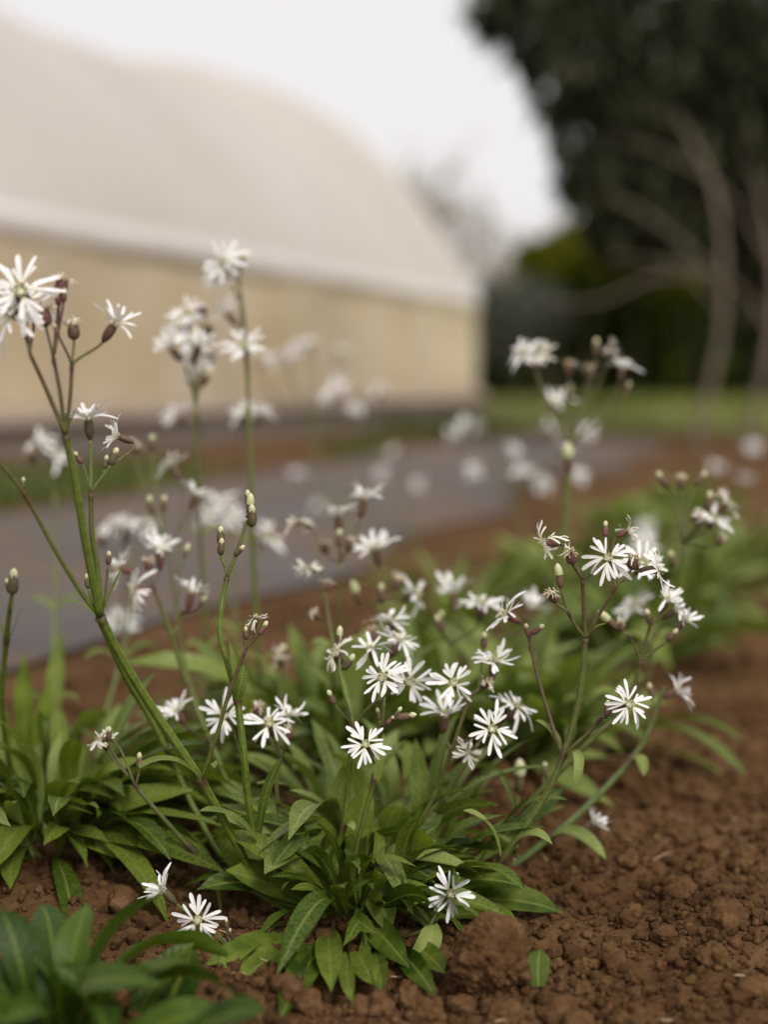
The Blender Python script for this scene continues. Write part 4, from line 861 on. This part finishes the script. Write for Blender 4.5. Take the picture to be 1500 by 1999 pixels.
# ------------------------------------------------------------------ neighbouring plants
def stalk(pl, node, r0=2.0, r1=1.3, red=(0, .45), foot=None):
    """an upright stem from the plant's base to a node where its flower stalks spread"""
    b = np.array(pl.location) + [FR.uniform(-.012, .012), FR.uniform(-.012, .012), .004] if foot is None else onground(*foot); e = P(*node); L = np.linalg.norm(e - b)
    path = bez(b, b + (e - b) * .3 * [1.35, 1.35, .9], e - np.array([0, 0, 1.]) * L * .3, e, 26)
    m = len(path); rad = np.linspace(r0, r1, m) * 1e-3; c = np.outer(1 - np.linspace(*red, m), GREEN2) + np.outer(np.linspace(*red, m), PURP)
    v, f = tube(local(pl, path), rad, 10, .05); link('stem', mesh('stem', v, f, True, np.repeat(c, 10, 0)), pl, M_STEM)
    for q in (9, 17):
        for s in (-1, 1):
            p0 = path[q]; d = np.array([s * .8, FR.uniform(-.6, .6), .5]); Lf = FR.uniform(.018, .035)
            link('stem_leaf', leafmesh(local(pl, p0), local(pl, p0 + d * Lf * .6 + [0, 0, Lf * .25]), local(pl, p0 + d * Lf + [0, 0, -Lf * .35]), Lf * .2, (0, -.4, 1), .3, .03, prof='lan'), pl, M_LEAF2)
def simple_flower(seed, n=5):
    """whole flower as one small mesh for plants too far to show the petals apart"""
    mb = MB(); rr = np.random.default_rng(seed)
    for k in range(n):
        src = PETALS[rr.integers(len(PETALS))]; v = np.array([q.co for q in src.vertices]); f = [list(q.vertices) for q in src.polygons]
        a = k * 6.2832 / n + rr.normal(0, .1); e = rr.normal(.3, .2); Rz = np.array([[math.cos(a), -math.sin(a), 0], [math.sin(a), math.cos(a), 0], [0, 0, 1]]); Ry = np.array([[math.cos(e), 0, -math.sin(e)], [0, 1, 0], [math.sin(e), 0, math.cos(e)]])
        mb.add(v @ (Rz @ Ry).T, f, (.93, .92, .905))
    me = mb.mesh('flower'); me.materials.append(M_PETAL); return me
SIMPLE = [simple_flower(k) for k in range(5)]
def FF(pl, px, py, z, att, face=None, s=1.08):
    face = face or (FR.uniform(-.6, .6), FR.uniform(.2, .9), FR.uniform(.2, .8)); pos = P(px, py, z); fc = D(*face)
    o = link('flower', FR.choice(SIMPLE), pl); place(o, pl, pos, fc, FR.uniform(0, 6), s)
    c = link('calyx', CAL[.6], o)
    a = P(*att); b = pos - fc * .0115 * s; L = np.linalg.norm(b - a)
    twig(pl, bez(a, a + (b - a) * .4, b - fc * L * .2, b, 6), .8, .65, .4, .7)
def head(pl, node, fl, **k):
    stalk(pl, node, **k)
    for q in fl:
        if len(q) == 3: FF(pl, *q, node)
        else: F(pl, q[0], q[1], q[2], q[3], q[4], node, q[5] * 1.08 if len(q) > 5 else 1.25, .6)

# behind and to the left of the clump, at the edge of the grey sheet
B = plant(110, 1680, 'dense dark leafy clump at the edge of the grey ground sheet, mostly in closed bud')
rosette(B, 64, .08, .135, 12, 'dark', 2, 56, .035); rosette(B, 22, .08, .125, 13, 'grey', 25, 72, .04); rosette(B, 26, .09, .14, 14, 'dark', 0, 30, .04, az=(-1.1, .7)); rosette(B, 20, .07, .12, 15, 'dark', -4, 28, .03, az=(math.pi * 1.0, math.pi * 2))
stem(B, [(40, 1600, .98, 1.9), (5, 1400, .92, 1.8), (12, 1250, .89, 1.6), (22, 1165, .875, 1.3)], (0, .15), (2,))
F(B, 26, 1128, .87, 'b', (.1, 1, .1), (22, 1170, .875), 1.5, .2); F(B, 15, 1140, .872, 'b', (-.3, 1, .1), (22, 1190, .875), .9, .2)
stem_leaf(B, (12, 1250, .89), (-5, 1215, .885), (-12, 1190, .88), 4); stem_leaf(B, (14, 1250, .89), (32, 1225, .885), (40, 1185, .88), 3)
for k, (x, y, z, tx, ty) in enumerate([(60, 1560, 1.04, 45, 1275), (90, 1560, 1.06, 120, 1225), (75, 1570, 1.02, 95, 1330), (40, 1570, 1.0, -10, 1340), (110, 1570, 1.05, 160, 1400), (20, 1580, .98, 30, 1420)]):
    stem_leaf(B, (x, y, z), ((x + tx) / 2 - 8, (y + ty) / 2, z), (tx, ty, z), 14, (0, -1, .1), M_LEAF2 if k % 2 else M_LEAF, 'leaf', prof='ob', seed=k)
head(B, (105, 960, 1.25), [(75, 862, 1.25, 'o', (-.3, .8, .3)), (112, 885, 1.25, 'o', (.4, .7, .3)), (60, 885, 1.27, 'd', (-.3, .9, .2))])
head(B, (255, 1110, 1.15), [(218, 1020, 1.2, 'o', (-.3, .7, .4)), (282, 1022, 1.18, 'o', (.3, .8, .4)), (245, 1035, 1.22, 'h', (0, 1, .3)), (232, 1212, 1.25, 'o', (.2, .5, .8)), (196, 1045, 1.2, 'd', (-.2, 1, 0))])

# in front, at the lower left: broad plain leaves
Cc = plant(120, 2075, 'low young rosette of broad plain leaves without any flower stems', name='leafy_plant')
rosette(Cc, 26, .06, .10, 22, 'broad', 8, 66, .02)
def CL(a, b, c, w_, **k): stem_leaf(Cc, a, b, c, w_, k.pop('hint', (0, -.6, 1)), M_LEAF3, 'leaf', prof='ob', seed=int(c[0]) % 91, **k)
CL((230, 2080, .69), (290, 1900, .70), (378, 1842, .715), 15); CL((270, 2090, .70), (330, 1960, .705), (380, 1845, .72), 26, hint=(-.3, -1, .4)); CL((180, 2090, .67), (200, 1930, .66), (110, 1885, .66), 18)
CL((200, 2100, .66), (60, 1920, .66), (-40, 1880, .66), 20); CL((120, 2110, .68), (120, 1930, .68), (118, 1858, .70), 16, hint=(0, -1, .2)); CL((210, 2110, .63), (300, 1950, .62), (440, 1990, .62), 18); CL((60, 2100, .64), (40, 1980, .63), (-60, 1960, .62), 20); CL((280, 2110, .62), (420, 1950, .60), (520, 1975, .60), 14)

# the clumps that follow along the bed
row = 'clumps further along the bed'
E = plant(650, 1520, 'white flowering clump next behind the main one on the side of the grey sheet')
rosette(E, 70, .09, .16, 32, 'grey', 8, 80, .06); rosette(E, 20, .09, .14, 33, 'dark', 20, 70, .03); rosette(E, 34, .055, .10, 34, 'grey', 10, 78, .04, off=(-.07, .0)); rosette(E, 26, .08, .14, 35, 'grey', 30, 84, .05, off=(.08, .06))
head(E, (382, 790, 1.08), [(364, 612, 1.08, 'o', (.0, .7, .5)), (368, 662, 1.08, 'o', (.3, .6, .5)), (334, 680, 1.07, 'h', (-.5, .6, .3)), (378, 700, 1.08, 'o', (.2, .3, .8)), (408, 640, 1.1, 'd', (.2, 1, 0)), (412, 690, 1.1, 'd', (.5, 1, 0)), (405, 735, 1.1, 'b', (.5, .8, 0)), (350, 812, 1.3, 'h', (-.4, .7, .3)), (395, 600, 1.1, 'd', (.2, 1, 0)), (350, 640, 1.1, 'o', (-.3, .6, .5)), (388, 675, 1.06, 'h', (.3, .8, .4))], r1=1.2, foot=(420, 1480))
head(E, (486, 800, 1.06), [(436, 512, 1.04, 'o', (-.45, .4, .8), 1.35), (418, 540, 1.06, 'o', (-.6, .1, .6), 1.2), (474, 505, 1.06, 'B', (.2, 1, 0), .7), (475, 674, 1.05, 'o', (-.1, .35, .8), 1.15), (444, 612, 1.12, 'h', (-.6, .7, .1)), (476, 805, 1.3, 'o', (.0, .6, .4)), (512, 812, 1.3, 'h', (.5, .6, .2))], r0=2.4, r1=1.7, red=(0, .3), foot=(520, 1500))
head(E, (665, 1100, 1.0), [(710, 975, 1.0, 'h', (.15, 1, .1), 1.2), (660, 1008, 1.0, 'h', (-.1, 1, .1), 1.15), (663, 1045, .99, 'b', (0, 1, .1), 1.1), (684, 1056, 1.0, 'd', (.2, .9, .2), .9), (633, 1062, 1.03, 'd', (-.2, 1, 0), .9)], r1=1.0)
head(E, (740, 1180, 1.02), [(733, 1072, 1.02, 'h', (-.2, .9, .3), 1.2), (695, 1155, 1.04, 'B', (-.3, .9, .2), 1.0), (778, 1132, 1.02, 'd', (.3, .9, .1), .9), (812, 1160, 1.03, 'o', (.85, .3, .2), 1.1), (745, 1152, 1.02, 'b', (0, 1, 0), 1.2)], r1=1.0)
head(E, (455, 1130, 1.3), [(410, 1010, 1.3, 'o', (-.4, .5, .6)), (432, 985, 1.32, 'h', (.1, .9, .3)), (525, 1045, 1.3, 'o', (.5, .7, .3), 1.3), (450, 1010, 1.34, 'o', (.2, .6, .5))], foot=(490, 1450))
head(E, (548, 1390, 1.02), [(548, 1282, 1.02, 'w', (-.1, .8, .4), .8), (552, 1270, 1.03, 'b', (.3, 1, 0), 1.2)], r1=.9)
H = plant(1030, 1470, 'white flowering clump next behind the main one on the side of the bare soil')
rosette(H, 76, .09, .16, 42, 'grey', 6, 78, .06); rosette(H, 20, .08, .13, 43, 'dark', 10, 60, .03)
head(H, (1112, 880, 1.12), [(1022, 692, 1.12, 'o', (-.45, .5, .6), 1.15), (1062, 690, 1.13, 'w', (.3, .8, .4), 1.0), (1048, 705, 1.12, 'd', (0, .8, .5), 1.0), (1112, 712, 1.14, 'd', (0, .9, .2), 1.0), (1165, 672, 1.14, 'b', (0, 1, 0), 1.2), (1196, 676, 1.13, 'w', (.2, .9, .2), .85), (1216, 720, 1.13, 'h', (.15, 1, .2), .95), (1226, 755, 1.14, 'b', (.4, .9, .2), 1.1), (1110, 765, 1.2, 'd', (0, 1, .1), 1), (1152, 720, 1.16, 'd', (.2, 1, 0), 1), (1110, 892, 1.12, 'B', (-.1, 1, .1), 1.3), (1085, 790, 1.3, 'h', (-.1, .8, .3))], r0=3.0, r1=2.6, red=(0, .25))
head(H, (1334, 1062, 1.02), [(1292, 932, 1.03, 'b', (-.6, .8, 0), 1.2), (1330, 935, 1.04, 'd', (0, 1, .1), .9), (1372, 930, 1.04, 'b', (.6, .8, 0), 1.1), (1386, 972, 1.0, 'b', (.1, 1, .1), 1.2), (1420, 985, 1.0, 'w', (.5, .6, .3), 1.0), (1396, 1012, 1.0, 'o', (.2, .5, .5), .95), (1362, 1006, 1.0, 'd', (-.2, .9, .3), .9), (1410, 1050, 1.01, 'd', (.5, .8, .1), .8), (1312, 1086, 1.0, 'b', (-.2, 1, .1), 1.0)], r1=1.0)
head(H, (880, 1260, 1.05), [(884, 1160, 1.06, 'h', (-.1, 1, .1), 1.25), (940, 1178, .98, 'o', (.1, .9, .35), 1.2), (856, 1212, 1.0, 'b', (-.3, .9, .2), 1.1), (862, 1203, 1.03, 'b', (0, 1, 0), 1.0), (1036, 1190, 1.06, 'h', (.3, 1, .1), 1.2)], r1=.9)
head(H, (1275, 1250, 1.05), [(1240, 1180, 1.06, 'o', (-.6, .6, .3), 1.25), (1260, 1060, 1.3, 'o', (.1, .4, .7), 1.0)], r1=1.0)
for k, (px, py, lab, fl) in enumerate([
    (905, 1270, 'small white flowering clump beyond the first pair, close to the grey sheet', [((610, 830, 1.75), [(545, 690, 1.75), (580, 680, 1.75), (560, 700, 1.8), (665, 685, 2.0), (660, 755, 1.8), (696, 800, 1.8), (740, 760, 1.9), (520, 705, 1.7), (600, 672, 1.75), (640, 775, 1.75)])]),
    (1235, 1290, 'bushy low clump beyond the first pair, beside the bare soil', [((1010, 950, 1.9), [(905, 828, 1.9), (935, 835, 1.95), (925, 918, 2.0), (1020, 922, 1.9), (1060, 945, 1.95), (1075, 835, 1.9), (1150, 842, 1.95), (1000, 880, 2.0), (1130, 930, 1.9), (885, 850, 1.9), (1105, 870, 1.95)])]),
    (1085, 1170, 'flowering clump half hidden beyond the bushy low clump', [((800, 1020, 2.3), [(820, 945, 2.3), (745, 925, 2.4), (580, 925, 2.4), (770, 880, 2.5), (620, 985, 2.4)])]),
    (1360, 1190, 'round grey green clump with a few pale heads along the bare soil edge', [((1430, 1000, 2.2), [(1400, 912, 2.2), (1455, 935, 2.2), (1472, 872, 2.3), (1260, 1030, 2.0)])]),
    (1450, 1120, 'far leafy clump where the bed runs out of sight', []),
    (1235, 1080, 'far small clump along the grey sheet under the spread of pale heads', []),
    (1345, 1035, 'farthest low clump in the row beside the sheet', [])]):
    pl = plant(px, py, lab); rosette(pl, 52, .09, .15, 60 + k, 'grey' if k != 1 else 'dark', 8, 76, .04); rosette(pl, 18, .08, .13, 80 + k, 'grey', 0, 40, .04)
    for node, hd in fl: head(pl, node, hd, r0=2.2, r1=1.2)

# a loose round leaf on the soil by the clod
p = onground(1052, 1935); lf = tag(link('fallen_leaf', leafmesh((0, 0, .002), (-.001, .002, .014), (.001, .003, .021), .0125, (0, -1, .3), .12, .02, prof='lan', seed=4), mat=M_LEAF2), 'small round grey green leaf standing against the big soil clod', 'leaf'); lf.location = tuple(p)
